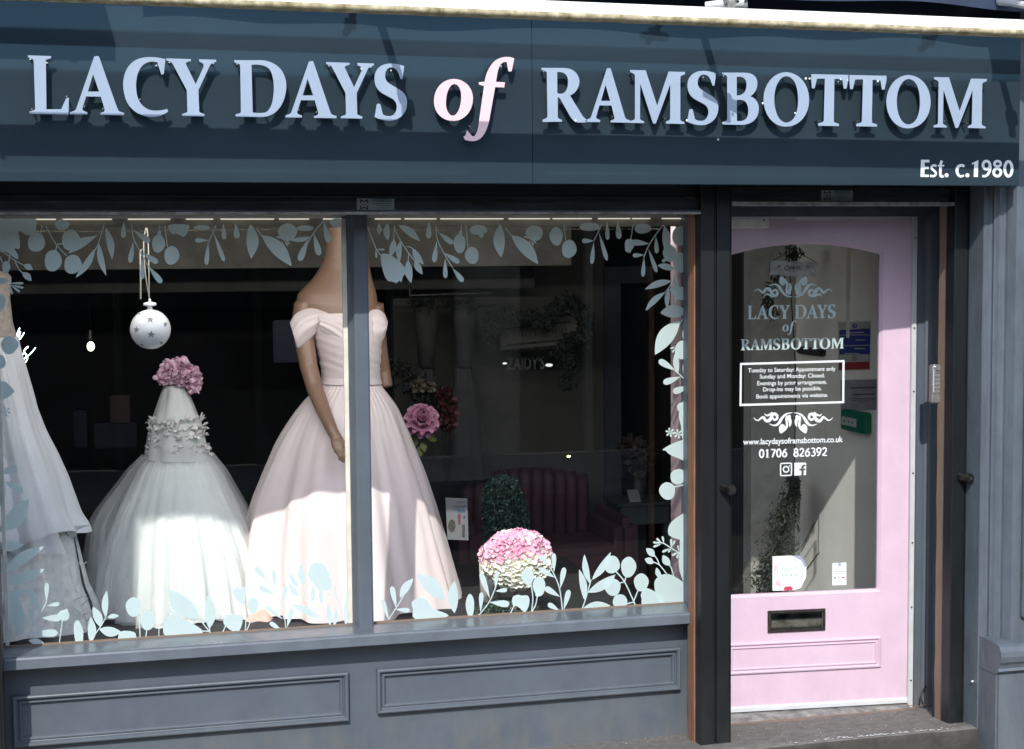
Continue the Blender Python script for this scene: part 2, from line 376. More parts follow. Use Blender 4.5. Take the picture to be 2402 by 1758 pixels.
# panelled pilaster on the right
m = MB(); m.prismz([(3.249,.36),(3.249,.172),(3.254,.165),(3.272,.165),(3.279,.158),(3.281,.146),(3.277,.142),(3.283,.134),(3.289,.123),(3.305,.123),(3.312,.116),(3.315,.104),(3.318,.098),(3.324,.085),(3.331,.07),(3.9,.07),(3.9,.36)], 0, W(1.0))
pil = m.build('pilaster', GREYD, shop)
m = MB()                                         # raised field above the base
m.box(3.37, 3.9, .045, .069, W(-1.41), W(-.0), bev=.006); m.build('raised_panel', GREYD, pil)
m = MB(); m.prism([(.07,W(-1.50)),(.035,W(-1.505)),(.02,W(-1.512)),(.008,W(-1.53)),(.004,W(-1.55)),(.010,W(-1.572)),(.022,W(-1.585)),(.028,W(-1.60)),(.022,W(-1.61)),(.05,W(-1.63)),(.2,W(-1.63)),(.2,W(-1.50))], 3.252, 3.9)
m.build('base_moulding', GREYD, pil)
m = MB(); m.box(3.252, 3.9, .035, .3, 0, W(-1.62), bev=.008); m.build('plinth_block', GREYD, pil)
m = MB()
for p in ((2297,1530),(2271,1599)):
    q = P(p[0], p[1], .16 if p[0] > 2280 else .2); m.tube([(3.262 if p[0]>2290 else 3.246, q.y, q.z), (3.24 if p[0]<=2290 else 3.255, q.y-.004, q.z)], .0042, 8)
m.build('paint_drip', WHITEV, pil)

# soffit and shutter box behind the sign
m = MB(); m.box(-1.4, 3.29, .035, .05, ZF0+.001, ZF0+.016); m.build('soffit_lip', mat('dull_brown_edge', (.09,.075,.06), .6), shop)
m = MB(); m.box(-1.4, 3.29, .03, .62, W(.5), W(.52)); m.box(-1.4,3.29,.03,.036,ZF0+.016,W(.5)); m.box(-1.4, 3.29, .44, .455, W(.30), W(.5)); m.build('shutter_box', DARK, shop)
# masonry of the building above and to the sides
m = MB(); m.box(-3, 6, .1, .5, W(.88), 6.5); m.box(-3, XL-.3, .1, .6, 0, W(.9)); m.box(3.9, 6, .1, .6, 0, W(.9))
bld = m.build('stone_wall', STONE); tag(bld, 'plain stone wall of the building above and beside the shopfront', 'building')
m = MB(); m.box(-1.4, 3.6, -.02, .1, ZF1+.004, ZF1+.03); m.box(-1.4, 3.6, .02, .1, ZF1+.03, ZF1+.16); m.build('board_cap', mat('navy_cap', (.02,.03,.05), .3), shop)

# ================================================================ GLASS
def pane(x0, x1):
    m = MB(); m.add([(x0,.6,zg0),(x1,.6,zg0),(x1,.6,zg1),(x0,.6,zg1)], [(0,1,2,3)]); return m.build('glass_pane', GLASS, shop)
paneL = pane(-.5, .786); paneR = pane(.861, 2.187)

# ================================================================ ROLLER SHUTTERS
def lock(parent, px, py):
    c = P(px, py, .27); m = MB()
    m.tube([(c.x-.004,.27,c.z),(c.x+.004,.235,c.z),(c.x+.007,.218,c.z)], [.021,.019,.02], 18)
    m.tube([(c.x+.007,.2185,c.z),(c.x+.0078,.213,c.z)], [.016,.0155], 18)
    o = m.build('bullet_lock', IRON, parent); autosmooth(o)
    m = MB(); m.tube([(c.x+.008,.2128,c.z),(c.x+.0083,.2115,c.z)], .007, 12); m.build('keyhole', CHROME, o)
def rail(x0, x1, z1, parent):
    m = MB(); a, b = x0, x1; w_ = b-a
    m.prismz([(a,.335),(a,.273),(a+.003,.27),(a+w_*.82,.27),(a+w_*.84,.274),(a+w_*.9,.274),(a+w_*.92,.27),(b-.001,.271),(b,.274),(b,.335)], ZS+.001, z1)
    return m.build('guide_rail', BLACK, parent)
def sticker(parent, px0, px1, py0, py1, Y, label=None):
    a, b = P(px0, py0, Y), P(px1, py1, Y); m = MB(); x0, x1, z1, z0 = a.x, b.x, a.z, b.z; w_, h = x1-x0, z1-z0
    m.add([(x0,Y,z0),(x1,Y,z0),(x1,Y,z1),(x0,Y,z1)], [(0,1,2,3)], 0)
    y = Y-.0008
    def q(l, k):
        plate(m, [[(x0+w_*u, z0+h*v) for u, v in l]], y, 0, k, k)
    q([(.08,.62),(.08,.9),(.12,.92),(.19,.76),(.26,.92),(.3,.9),(.3,.62),(.27,.62),(.27,.8),(.19,.68),(.11,.8),(.11,.62)], 1)
    q([(.08,.38),(.08,.1),(.12,.08),(.19,.24),(.26,.08),(.3,.1),(.3,.38),(.27,.38),(.27,.2),(.19,.32),(.11,.2),(.11,.38)], 1)
    for u0, u1, v in ((.42,.93,.56),(.5,.9,.38),(.5,.9,.2)): q([(u0,v-.025),(u1,v-.025),(u1,v+.03),(u0,v+.03)], 2)
    q([(.12,.46),(.26,.46),(.26,.54),(.12,.54)], 2)
    o = m.build('maker_sticker', None, parent, mats=[mat('sticker_paper', (.4,.42,.44), .5), mat('sticker_black', (.01,.03,.03), .5), mat('sticker_teal', (.08,.2,.2), .5)])
    t = text_mesh('PREMIER', h*.3, x0+w_*.41, z0+h*.70, y-.0004, width=w_*.53, bold=.03); t.name = 'sticker_word'
    t.data.materials.append(bpy.data.materials['sticker_teal']); t.parent = o; t.matrix_parent_inverse = o.matrix_world.inverted(); return o
def text_mesh(s, size, x, z, Y, width=None, bold=0.0, center=False, thick=0, shear=0, name='lettering'):
    """flat lettering on the plane Y, baseline at z"""
    cu = bpy.data.curves.new(name, 'FONT'); cu.body = s; cu.size = 1; cu.offset = bold; cu.resolution_u = 3; cu.shear = shear
    o = bpy.data.objects.new(name, cu); COL.objects.link(o)
    dg = bpy.context.evaluated_depsgraph_get(); me = bpy.data.meshes.new_from_object(o.evaluated_get(dg))
    bpy.data.objects.remove(o); bpy.data.curves.remove(cu); me.name = name
    xs = [v.co.x for v in me.vertices]; w_ = (max(xs)-min(xs)) or 1; x0 = min(xs); k = size/.69
    sx = (width/w_) if width else k*.82
    ox = x-(w_*sx/2 if center else 0)
    for v in me.vertices: v.co = Vector((ox+(v.co.x-x0)*sx, Y, z+v.co.y*k))
    o = bpy.data.objects.new(name, me); COL.objects.link(o); return o
sh1 = thing('roller_shutter', (.8,.3,ZS), 'black guide rails and raised bottom bar of the window roller shutter', 'roller shutter')
rL = rail(2.104, 2.1645, W(.5), sh1); rail(XL-.062, XL, W(.5), sh1); lock(rL, 1701, 1146)
m = MB(); m.prism([(.30,W(.253)),(.298,W(.23)),(.3,W(.207)),(.272,W(.203)),(.272,W(.198)),(.33,W(.198)),(.33,W(.206)),(.325,W(.206)),(.325,W(.253))], XL, 2.106); lath1 = m.build('bottom_bar', LATH, sh1)
m = MB(); m.box(XL+.002, 2.108, .2735, .332, W(.189), W(.1978)); m.build('bar_flange', LATHL, lath1)
m = MB()
for k in range(4): m.box(XL, 2.104, .305, .322, W(.256+k*.055), W(.308+k*.055), bev=.004)
m.build('shutter_slat', DARK, sh1)
sticker(lath1, 837, 925, 466, 494, .2975)
sh2 = thing('roller_shutter', (2.7,.3,ZS), 'narrow roller shutter over the pink door with its bar raised above the lintel', 'roller shutter')
rail(2.169, 2.2295, W(.5), sh2); rR = rail(3.182, 3.2465, W(.5), sh2); lock(rR, 2256, 1119)
m = MB(); m.box(2.232, 3.18, .30, .325, W(.237), W(.29)); lath2 = m.build('bottom_bar', LATH, sh2)
m = MB(); m.box(2.232, 3.18, .2735, .332, W(.2215), W(.2365)); m.build('bar_flange', LATHL, lath2)
sticker(lath2, 1926, 2000, 447, 472, .2985)
m = MB()
for k in range(3): m.box(2.232, 3.182, .305, .322, W(.293+k*.055), W(.345+k*.055), bev=.004)
m.build('shutter_slat', DARK, sh2)
# bare wood packers beside the rails
def batten(x0, x1, y0, y1, z0, z1, mm):
    m = MB(); n = 26; rings = []
    for i in range(n+1):
        z = z0+(z1-z0)*i/n; j = [random.uniform(-.0016,.0016) for _ in range(4)]
        rings.append([Vector((x0+j[0],y0,z)), Vector((x1+j[1]*.3,y0,z)), Vector((x1+j[1]*.3,y1,z)), Vector((x0+j[0],y1,z))])
    m.loft(rings); return m.build('wood_packer', mm, shop)
batten(PX(1627,.335), 2.1035, .333, .40, ZS, W(.48), WOOD)
batten(3.1875, 3.208, .334, .40, ZS, W(.48), WOODP)
m = MB(); m.box(2.124, 2.17, .402, .47, ZS-.01, W(.5)); m.box(3.1885, 3.24, .402, .418, .08, W(.5)); m.build('packer_stud', DARK, shop)

# ================================================================ AWNING
aw = thing('awning', (1.5,-.45,W(.81)), 'cream awning front bar held out by folding arms above the shop sign', 'awning')
# the bar drops a little to the right
def zb_(x): return W(.8255-.0125*(x-.67)/2.3)
xa, xb = -.575, 3.9
prof = [(-.415,-.026),(-.43,-.034),(-.46,-.036),(-.480,-.032),(-.486,-.024),(-.487,.004),(-.482,.014),(-.466,.020),(-.44,.019),(-.42,.010)]
m = MB(); rings = [[Vector((x, y, zb_(x)+z)) for y, z in prof] for x in [xa+(xb-xa)*i/60 for i in range(61)]]
m.loft(rings, 0); bar = m.build('front_bar', CREAM, aw); autosmooth(bar, 50)
m = MB(); rings = []
for i in range(161):
    x = xa+(xb-xa)*i/160; d = .0012*noise.noise(Vector((x*14,0,0)))
    rings.append([Vector((x, -.418, zb_(x)-.028+d)), Vector((x,-.43,zb_(x)-.0365+d)), Vector((x,-.462,zb_(x)-.0385+d)), Vector((x,-.484,zb_(x)-.035+d)), Vector((x,-.4880,zb_(x)-.019+d)), Vector((x,-.45,zb_(x)-.026))])
m.loft(rings); m.build('moss_growth', MOSS, bar, smooth=True)
m = MB(); m.box(xa-.012, xa, -.495, -.405, zb_(xa)-.048, zb_(xa)+.045, bev=.006); m.build('end_cap', CREAM, bar)
for X in (.785, 1.955, 3.12):
    m = MB(); z0 = W(1.02)
    m.tube([(X,.02,W(.985)),(X,-.2,W(.94)),(X,-.40,W(.885))], [.016,.014,.013], 10)
    arm = m.build('folding_arm', PVCW, aw)
    m = MB(); m.tube([(X-.02,-.385,W(.885)),(X+.02,-.385,W(.885))], .022, 12); m.tube([(X,-.385,W(.88)),(X-.012,-.43,W(.855))], .014, 8); m.build('arm_knuckle', LATHL, arm)
m = MB()                                        # second link showing above the bar
a, b = P(1655,14,-.33), P(1752,5,-.40)
m.tube([(a.x,a.y,a.z),(b.x,b.y,b.z)], [.013,.019], 12); l_ = m.build('folding_arm', PVCW, aw)
m = MB(); m.tube([(b.x-.012,b.y-.021,b.z),(b.x-.012,b.y-.018,b.z-.001)], .006, 8); m.tube([(b.x-.04,b.y-.02,b.z-.003),(b.x-.04,b.y-.016,b.z-.003)], .005, 8); m.build('arm_bolt', IRON, l_)
# rolled fabric and its wavy valance, tucked above the sign
m = MB(); m.tube([(-.575,-.075,W(1.06)),(3.9,-.075,W(1.06))], .055, 20); m.build('fabric_roll', mat('navy_fabric', (.02,.035,.07), .8), aw)
g = []
for i in range(141):
    x = -.0+(3.9)*i/140
    zl = W(.935+.008*math.sin(x*5.4)+.006*math.sin(x*9.1+1)); g.append([Vector((x,-.128,W(1.05))), Vector((x,-.130+.004*math.sin(x*12),zl))])
m = MB(); m.grid(g); m.build('valance', bpy.data.materials['navy_fabric'], aw)
m = MB(); m.box(3.3, 3.38, -.08, .1, W(.90), W(.99), bev=.008); m.tube([(3.34,-.08,W(.93)),(3.34,-.11,W(.95))], .03, 14); m.build('wall_bracket', LATHL, aw)
# neighbouring awnings, just outside the picture
def side_awning(x0, x1, label, sgn):
    t = thing('neighbour_awning', ((x0+x1)/2,0,W(1.2)), label, 'awning'); m = MB(); q = .52
    m.add([(x0,.08,W(1.56)),(x1,.08,W(1.56)),(x1,-q,W(1.19)),(x0,-q,W(1.19)),(x1,-q,W(1.14)),(x0,-q,W(1.14)),(x0,.08,W(1.565)),(x1,.08,W(1.565)),(x1,-q-.01,W(1.195)),(x0,-q-.01,W(1.195))], [(0,1,2,3),(3,2,4,5),(6,7,8,9)])
    m.build('canopy', bpy.data.materials['navy_fabric'], t)
    m = MB(); xx = x1-.13 if sgn > 0 else x0+.16
    m.tube([(xx,.08,W(1.28)),(xx,-q,W(1.14))], .012, 8); m.build('support_arm', PVCW, t)
side_awning(-3.2, -.232, 'navy awning of the neighbouring shop on the left, beyond the sign end', 1)
side_awning(2.985, 5.5, 'navy awning of the neighbouring shop on the right, beyond the sign end', -1)

# ================================================================ SIGN
sign = thing('shop_sign', (1.3,0,ZF0), 'long glossy slate blue shop sign with raised pale serif letters', 'shop sign')
for a, b in ((-1.4,1.3683),(1.3697,XR)):
    m = MB(); m.box(a, b, 0, .028, ZF0, ZF1, bev=.0012); m.build('sign_panel', PANEL, sign)
m = MB(); m.box(XR-.02, XR, .0282, .31, ZF0+.001, ZF1-.004); m.build('sign_return', GREYD, sign)
m = MB()
for px, py in ((283,3),(600,12),(909,22),(1205,35),(1275,37),(1684,328),(1480,35)):
    p = P(px, py, 0); m.tube([(p.x,0.001,min(p.z,ZF1-.006)),(p.x,-.003,min(p.z,ZF1-.006))], .004, 8)
m.build('panel_screw', STEEL, sign)

# ---------------------------------------------------------------- raised serif letters, drawn as outlines
YL = -.042
GL = {}                                         # glyph -> (x0 in world, loops of (X,Z))
def glyph(ch, ox, oy, s, path):
    loops = [[(lambda p: (p.x, p.z))(P(ox+x/s, oy+y/s, YL)) for x, y in l] for l in flat(path)]
    GL[ch] = loops; return loops
ZB, ZT = P(560,270.5,YL).z, P(560,141,YL).z       # base and cap lines of the sign
glyph('L', 0,40,5.507, 'M358,497 L660,507 L658,537 Q600,548 592,556 L600,1195 L790,1193 L858,1046 L890,1046 L884,1262 L395,1252 Q376,1250 378,1225 L440,1205 Q456,1200 455,1185 L436,575 Q434,550 410,541 L360,521 Z')
glyph('A', 0,40,5.507, 'M1215,517 L1230,508 L1270,506 L1280,517 L1515,1180 Q1530,1220 1550,1225 L1604,1240 L1601,1272 L1300,1266 Q1290,1264 1292,1245 L1340,1225 Q1356,1218 1350,1190 L1303,1030 L1112,1028 L1065,1180 Q1062,1208 1080,1215 L1130,1235 L1128,1262 L903,1260 Q898,1245 905,1232 L960,1213 Q975,1205 985,1185 Z M1202,740 L1280,965 L1135,965 Z')
glyph('C', 270,100,6.883, 'M590,237 C700,238 780,265 812,270 L810,290 L787,500 Q780,522 745,515 L700,375 Q680,350 690,325 C640,300 500,290 420,400 C350,500 330,620 342,780 C360,960 450,1050 560,1090 C650,1112 760,1100 838,1073 L855,1105 Q845,1130 820,1140 C740,1190 650,1206 570,1204 C420,1190 270,1120 190,960 C140,850 120,700 135,600 C160,420 260,310 360,272 C440,240 520,236 590,237 Z')
glyph('Y', 270,100,6.883, 'M828,257 L1222,270 L1222,300 Q1160,315 1145,330 Q1140,340 1150,365 L1302,675 L1425,400 Q1432,370 1425,350 Q1420,335 1360,310 L1352,272 L1632,280 L1632,312 Q1570,330 1545,352 Q1535,365 1525,385 L1345,770 L1358,1110 Q1362,1128 1380,1135 L1445,1160 L1440,1195 L1085,1187 Q1072,1165 1085,1155 L1150,1135 Q1168,1125 1168,1105 L1157,770 L935,355 Q920,325 900,315 L828,287 Z')
glyph('D', 530,100,6.883, 'M130,285 L200,287 L560,287 C720,290 850,370 910,470 C970,570 985,680 970,780 C945,960 870,1090 750,1160 C670,1195 620,1205 560,1208 L160,1197 Q148,1180 158,1160 L222,1145 Q242,1135 242,1110 L230,375 Q228,352 210,345 L140,322 Z M412,360 C560,350 680,370 725,470 C770,560 790,740 760,900 C740,1050 680,1120 620,1135 C560,1142 500,1140 432,1132 Z')
glyph('S', 800,20,5.163, 'M600,668 C680,668 730,690 765,700 L745,852 Q735,862 722,855 L690,770 Q670,735 640,722 C600,705 560,720 540,770 C520,840 545,890 600,920 L690,975 C760,1010 800,1060 800,1140 C800,1250 740,1330 640,1355 C560,1375 470,1345 410,1318 Q400,1305 412,1288 L430,1170 Q440,1150 458,1155 L475,1160 L505,1280 C530,1310 610,1320 645,1280 C685,1230 690,1150 630,1100 L500,1030 C420,980 400,900 405,830 C410,740 480,668 600,668 Z')
glyph('R', 1250,130,6.883, 'M135,205 L490,205 C640,205 750,290 752,430 C745,540 680,620 600,650 L790,960 Q820,1010 870,1040 L868,1084 L740,1088 C690,1090 650,1060 600,985 L450,720 Q430,680 402,678 L402,990 Q405,1015 425,1025 L470,1045 L468,1072 L160,1078 Q150,1060 160,1040 L220,1015 Q235,1005 235,985 L225,290 Q224,265 205,258 L140,238 Z M392,272 C500,262 565,310 568,420 C570,540 530,610 460,622 Q420,625 395,610 Z')
glyph('M', 1440,0,4.858, 'M183,800 L362,803 L493,1205 L623,818 L812,822 L808,850 L775,862 Q757,870 757,890 L757,1362 Q760,1378 775,1385 L806,1395 L802,1415 L595,1410 Q590,1395 600,1385 L630,1372 Q640,1365 641,1350 L643,960 L485,1390 L478,1410 L447,1410 L300,955 L298,1355 Q302,1368 318,1375 L347,1388 L343,1405 L190,1403 Q180,1390 192,1380 L228,1368 Q240,1362 240,1345 L240,870 Q240,850 225,842 L185,822 Z')
glyph('B', 1440,0,4.858, 'M1232,830 L1480,830 C1590,830 1635,880 1635,950 C1635,1030 1590,1080 1555,1100 C1620,1120 1655,1180 1652,1250 C1645,1370 1560,1425 1450,1425 L1240,1420 Q1230,1405 1240,1393 L1275,1380 Q1292,1370 1292,1350 L1290,885 Q1290,865 1270,858 L1235,845 Z M1400,878 C1470,868 1510,900 1512,965 C1512,1040 1480,1090 1400,1092 Z M1400,1140 C1490,1130 1530,1170 1532,1260 C1532,1350 1500,1390 1402,1382 Z')
glyph('O', 1770,140,6.354, 'M472,188 C660,195 812,360 814,600 C812,820 680,1000 465,1002 C270,1000 135,820 132,590 C135,370 280,190 472,188 Z M472,248 C570,255 645,360 650,590 C650,800 590,935 470,942 C360,935 295,780 293,590 C295,400 370,255 472,248 Z')
glyph('T', 1770,140,6.354, 'M845,218 L1398,230 L1398,300 L1370,435 L1330,435 L1310,310 Q1300,285 1190,290 L1180,920 Q1185,938 1205,942 L1260,962 L1256,992 L950,988 Q942,965 955,950 L1010,935 Q1030,925 1032,905 L1048,285 Q950,280 930,290 L895,430 L855,430 L845,300 Z')
glyph('o', 1000,110,6.883, 'M440,520 C610,520 750,650 754,830 C755,1040 620,1190 440,1202 C260,1200 120,1070 122,870 C130,660 270,525 440,520 Z M455,602 C530,610 565,700 563,820 C560,960 510,1110 430,1115 C360,1110 312,1020 317,890 C325,720 380,605 455,602 Z')
glyph('f', 1000,110,6.883, 'M1300,165 C1350,165 1385,175 1420,190 L1378,395 Q1350,405 1325,395 L1298,245 C1210,230 1165,330 1150,420 L1125,568 L1270,575 L1258,658 L1112,652 L1030,1110 C1000,1330 920,1510 770,1525 C700,1528 650,1515 620,1500 L600,1455 L635,1430 L655,1360 Q665,1350 680,1372 L740,1445 Q765,1455 785,1435 C830,1380 840,1300 845,1240 L932,635 L850,610 L845,575 L942,565 C960,440 1010,330 1090,245 C1150,190 1230,165 1300,165 Z')
def bb(l): 
    xs = [p[0] for q in l for p in q]; return min(xs), max(xs)
# (glyph, left px, right px); None keeps the surveyed outline
LAY = [('L',None),('A',None),('C',None),('Y',None),('D',None),('A',(668,788.7)),('Y',(766.3,878)),('S',None),('o',None),('f',None),
       ('R',None),('A',(1373.6,1478.3)),('M',None),('S',(1611.5,1685.2)),('B',None),('O',None),('T',None),('T',(1992.3,2079.2)),('O',(2079.2,2183.4)),('M',(2190.2,2314.8))]
signglyphs = []
for ch, pos in LAY:
    l = GL[ch]
    if pos:
        x0, x1 = P(pos[0],215,YL).x, P(pos[1],215,YL).x; a, b = bb(l); k = (x1-x0)/(b-a)
        l = [[(x0+(x-a)*k, z) for x, z in q] for q in l]
    signglyphs.append((ch, l)); m = MB(); plate(m, l, YL, .006, 0, 1)
    o = m.build('letter', None, sign, mats=[LETP if ch in 'of' else LETB, LETE])
    a, b = bb(l); m = MB()
    zc = (ZB+ZT)/2
    pegs = [(q[0], q[1]) for q in l[0][::max(1, len(l[0])//5)]]
    cxm = (a+b)/2
    for x, z in pegs[:4]:
        x = x+(cxm-x)*.12; z = z+(zc-z)*.12; m.tube([(x,YL+.0062,z),(x,-.0005,z)], .003, 6)
    m.build('stand_off', CHROME, o)
    if ch in 'of': o['label'] = 'pale pink lower case italic letter'
# white dabs of paint on the right hand letters
m = MB()
for px, py in ((1899,185),(1890,185),(1865,266),(1789,243),(1972,187),(1988,189),(2059,191),(1611,283),(848,162),(1350,284)):
    p = P(px, py, YL); sphere_mb(m, (p.x,YL-.001,p.z), random.uniform(.003,.0048), 8, 6, sq=(1,.4,1))
tag(m.build('paint_dab', WHITEV, sign, smooth=True), kind='stuff')
# Est. c.1980
def pen(mb, f, strokes, Y, off=0):
    """strokes in photo-zoom units mapped by f -> (X,Z), built as ribbons"""
    for i, (pts, w_, closed) in enumerate(strokes):
        if closed: pts = catmull(pts, 5, True); pts = pts+[pts[0]]; a, b = stroke_loop(pts, w_, False)
        else: a, b = stroke_loop(pts, w_)
        y = Y-.0002*(i % 6)-off
        mb.grid([[Vector((f(*p)[0], y, f(*p)[1])) for p in a], [Vector((f(*p)[0], y, f(*p)[1])) for p in b]])
def polyp(mb, f, pts, Y): plate(mb, [[f(*p) for p in pts]], Y)
def fE(x, y): p = P(2140+x/8.6145, 360+y/8.6145, -.0008); return p.x, p.z
def piece(fn, name='small_letter', par=None, mm=None):
    m = MB(); fn(m); return m.build(name, mm or WHITEV, par or sign)
Ye = -.0008
piece(lambda m: polyp(m, fE, [(175,130),(345,132),(345,185),(250,185),(250,270),(335,272),(335,318),(248,318),(245,430),(335,432),(335,480),(165,478)], Ye))
piece(lambda m: pen(m, fE, [([(490,262),(440,243),(395,268),(392,308),(430,345),(470,385),(470,430),(430,463),(358,452)], 46, False)], Ye))
piece(lambda m: pen(m, fE, [([(598,150),(572,230),(568,330),(568,440),(590,468),(632,463)], 52, False), ([(515,250),(645,250)], 32, False)], Ye))
piece(lambda m: polyp(m, fE, ell(692,445,42,42), Ye))
piece(lambda m: pen(m, fE, [([(1052,268),(1000,243),(930,270),(903,350),(925,430),(975,468),(1045,448)], (50,62,40), False)], Ye))
piece(lambda m: polyp(m, fE, ell(1112,445,42,42), Ye))
piece(lambda m: polyp(m, fE, [(1200,205),(1335,138),(1325,480),(1240,478),(1250,208),(1212,228)], Ye))
piece(lambda m: pen(m, fE, [(ell(1498,240,70,82,14), 54, True), ([(1570,230),(1572,320),(1530,420),(1470,462),(1412,458)], (54,54,44), False)], Ye))
piece(lambda m: pen(m, fE, [(ell(1724,212,64,54,14), 50, True), (ell(1716,385,72,78,14), 56, True)], Ye))
piece(lambda m: pen(m, fE, [(ell(1942,315,74,148,18), 58, True)], Ye))

# ================================================================ VINYL LEAVES AND FLOWERS ON THE GLASS
YD = .5975
def leaf_pts(bx, by, tx, ty, w_, kind):
    dx, dy = tx-bx, ty-by; L = math.hypot(dx, dy); ux, uy = dx/L, dy/L; nx_, ny_ = -uy, ux; n = 14; a = []; b = []
    bend = .05*L*(1 if (int(bx*7+ty) % 2) else -1) if kind == 'l' else 0
    for i in range(n+1):
        t = i/n
        if kind == 'l': r_ = math.sin(math.pi*t**.95)**.9
        else: r_ = (t**1.15)*1.75*max(0, 1-t)**.42 if t < 1 else 0
        r_ *= w_/2; c = bend*math.sin(math.pi*t)
        a.append((bx+dx*t+nx_*(r_+c), by+dy*t+ny_*(r_+c))); b.append((bx+dx*t-nx_*(r_-c), by+dy*t-ny_*(r_-c)))
    return a+b[::-1][1:-1] if kind == 'l' else a+b[::-1][1:]
def sprig(region, els, parent):
    ox, oy, s = region; k = 0; NM = {'l':'leaf_decal','d':'leaf_decal','o':'bud_decal','p':'flower_decal','s':'stem_decal'}
    def F(p): q = P(ox+p[0]/s, oy+p[1]/s, YD); return q.x, q.z
    for e in els:
        y = YD-.00012*(k % 11); k += 1; t = e[0]; m = MB()
        if t in 'ld': pts = leaf_pts(*e[1:6], t)
        elif t == 'o':
            rot = e[5] if len(e) > 5 else 0; sd = (e[1]*.37+e[2]) % 5
            pts = [(e[1]+e[3]*math.cos(a)*(1+.05*math.sin(3*a+sd)), e[2]+e[4]*math.sin(a)*(1+.05*math.cos(2*a+sd))) for a in [2*math.pi*i/30 for i in range(30)]]
        elif t == 'p': pts = catmull(e[1], 3, True)
        elif t == 's':
            a, b = stroke_loop(e[1], e[2] if len(e) > 2 else s*2.3)
            m.grid([[Vector((F(p)[0], y, F(p)[1])) for p in a], [Vector((F(p)[0], y, F(p)[1])) for p in b]]); m.build(NM[t], AQUA, parent); continue
        l = [F(p) for p in pts]
        tri = tessellate_polygon([[Vector((x, z, 0)) for x, z in l]])
        m.add([(x, y, z) for x, z in l], [tuple(q) for q in tri]); m.build(NM[t], AQUA, parent)
def star6(x, y, r_, w_): return [('d', x, y, x+r_*math.cos(a), y+r_*math.sin(a), w_) for a in [.3+math.pi*i/3 for i in range(6)]]
rA, rB, rC, rD = (0,490,5.249), (400,490,5.249), (860,490,5.249), (1270,490,6.1)
rE, rF, rG, rH = (1440,720,4.59), (1440,1060,4.465), (0,620,3.444), (0,1060,3.5125)
rI, rJ, rK, rL_ = (150,1340,5.505), (540,1290,7.281), (860,1290,6.449), (1190,1270,5.0156)
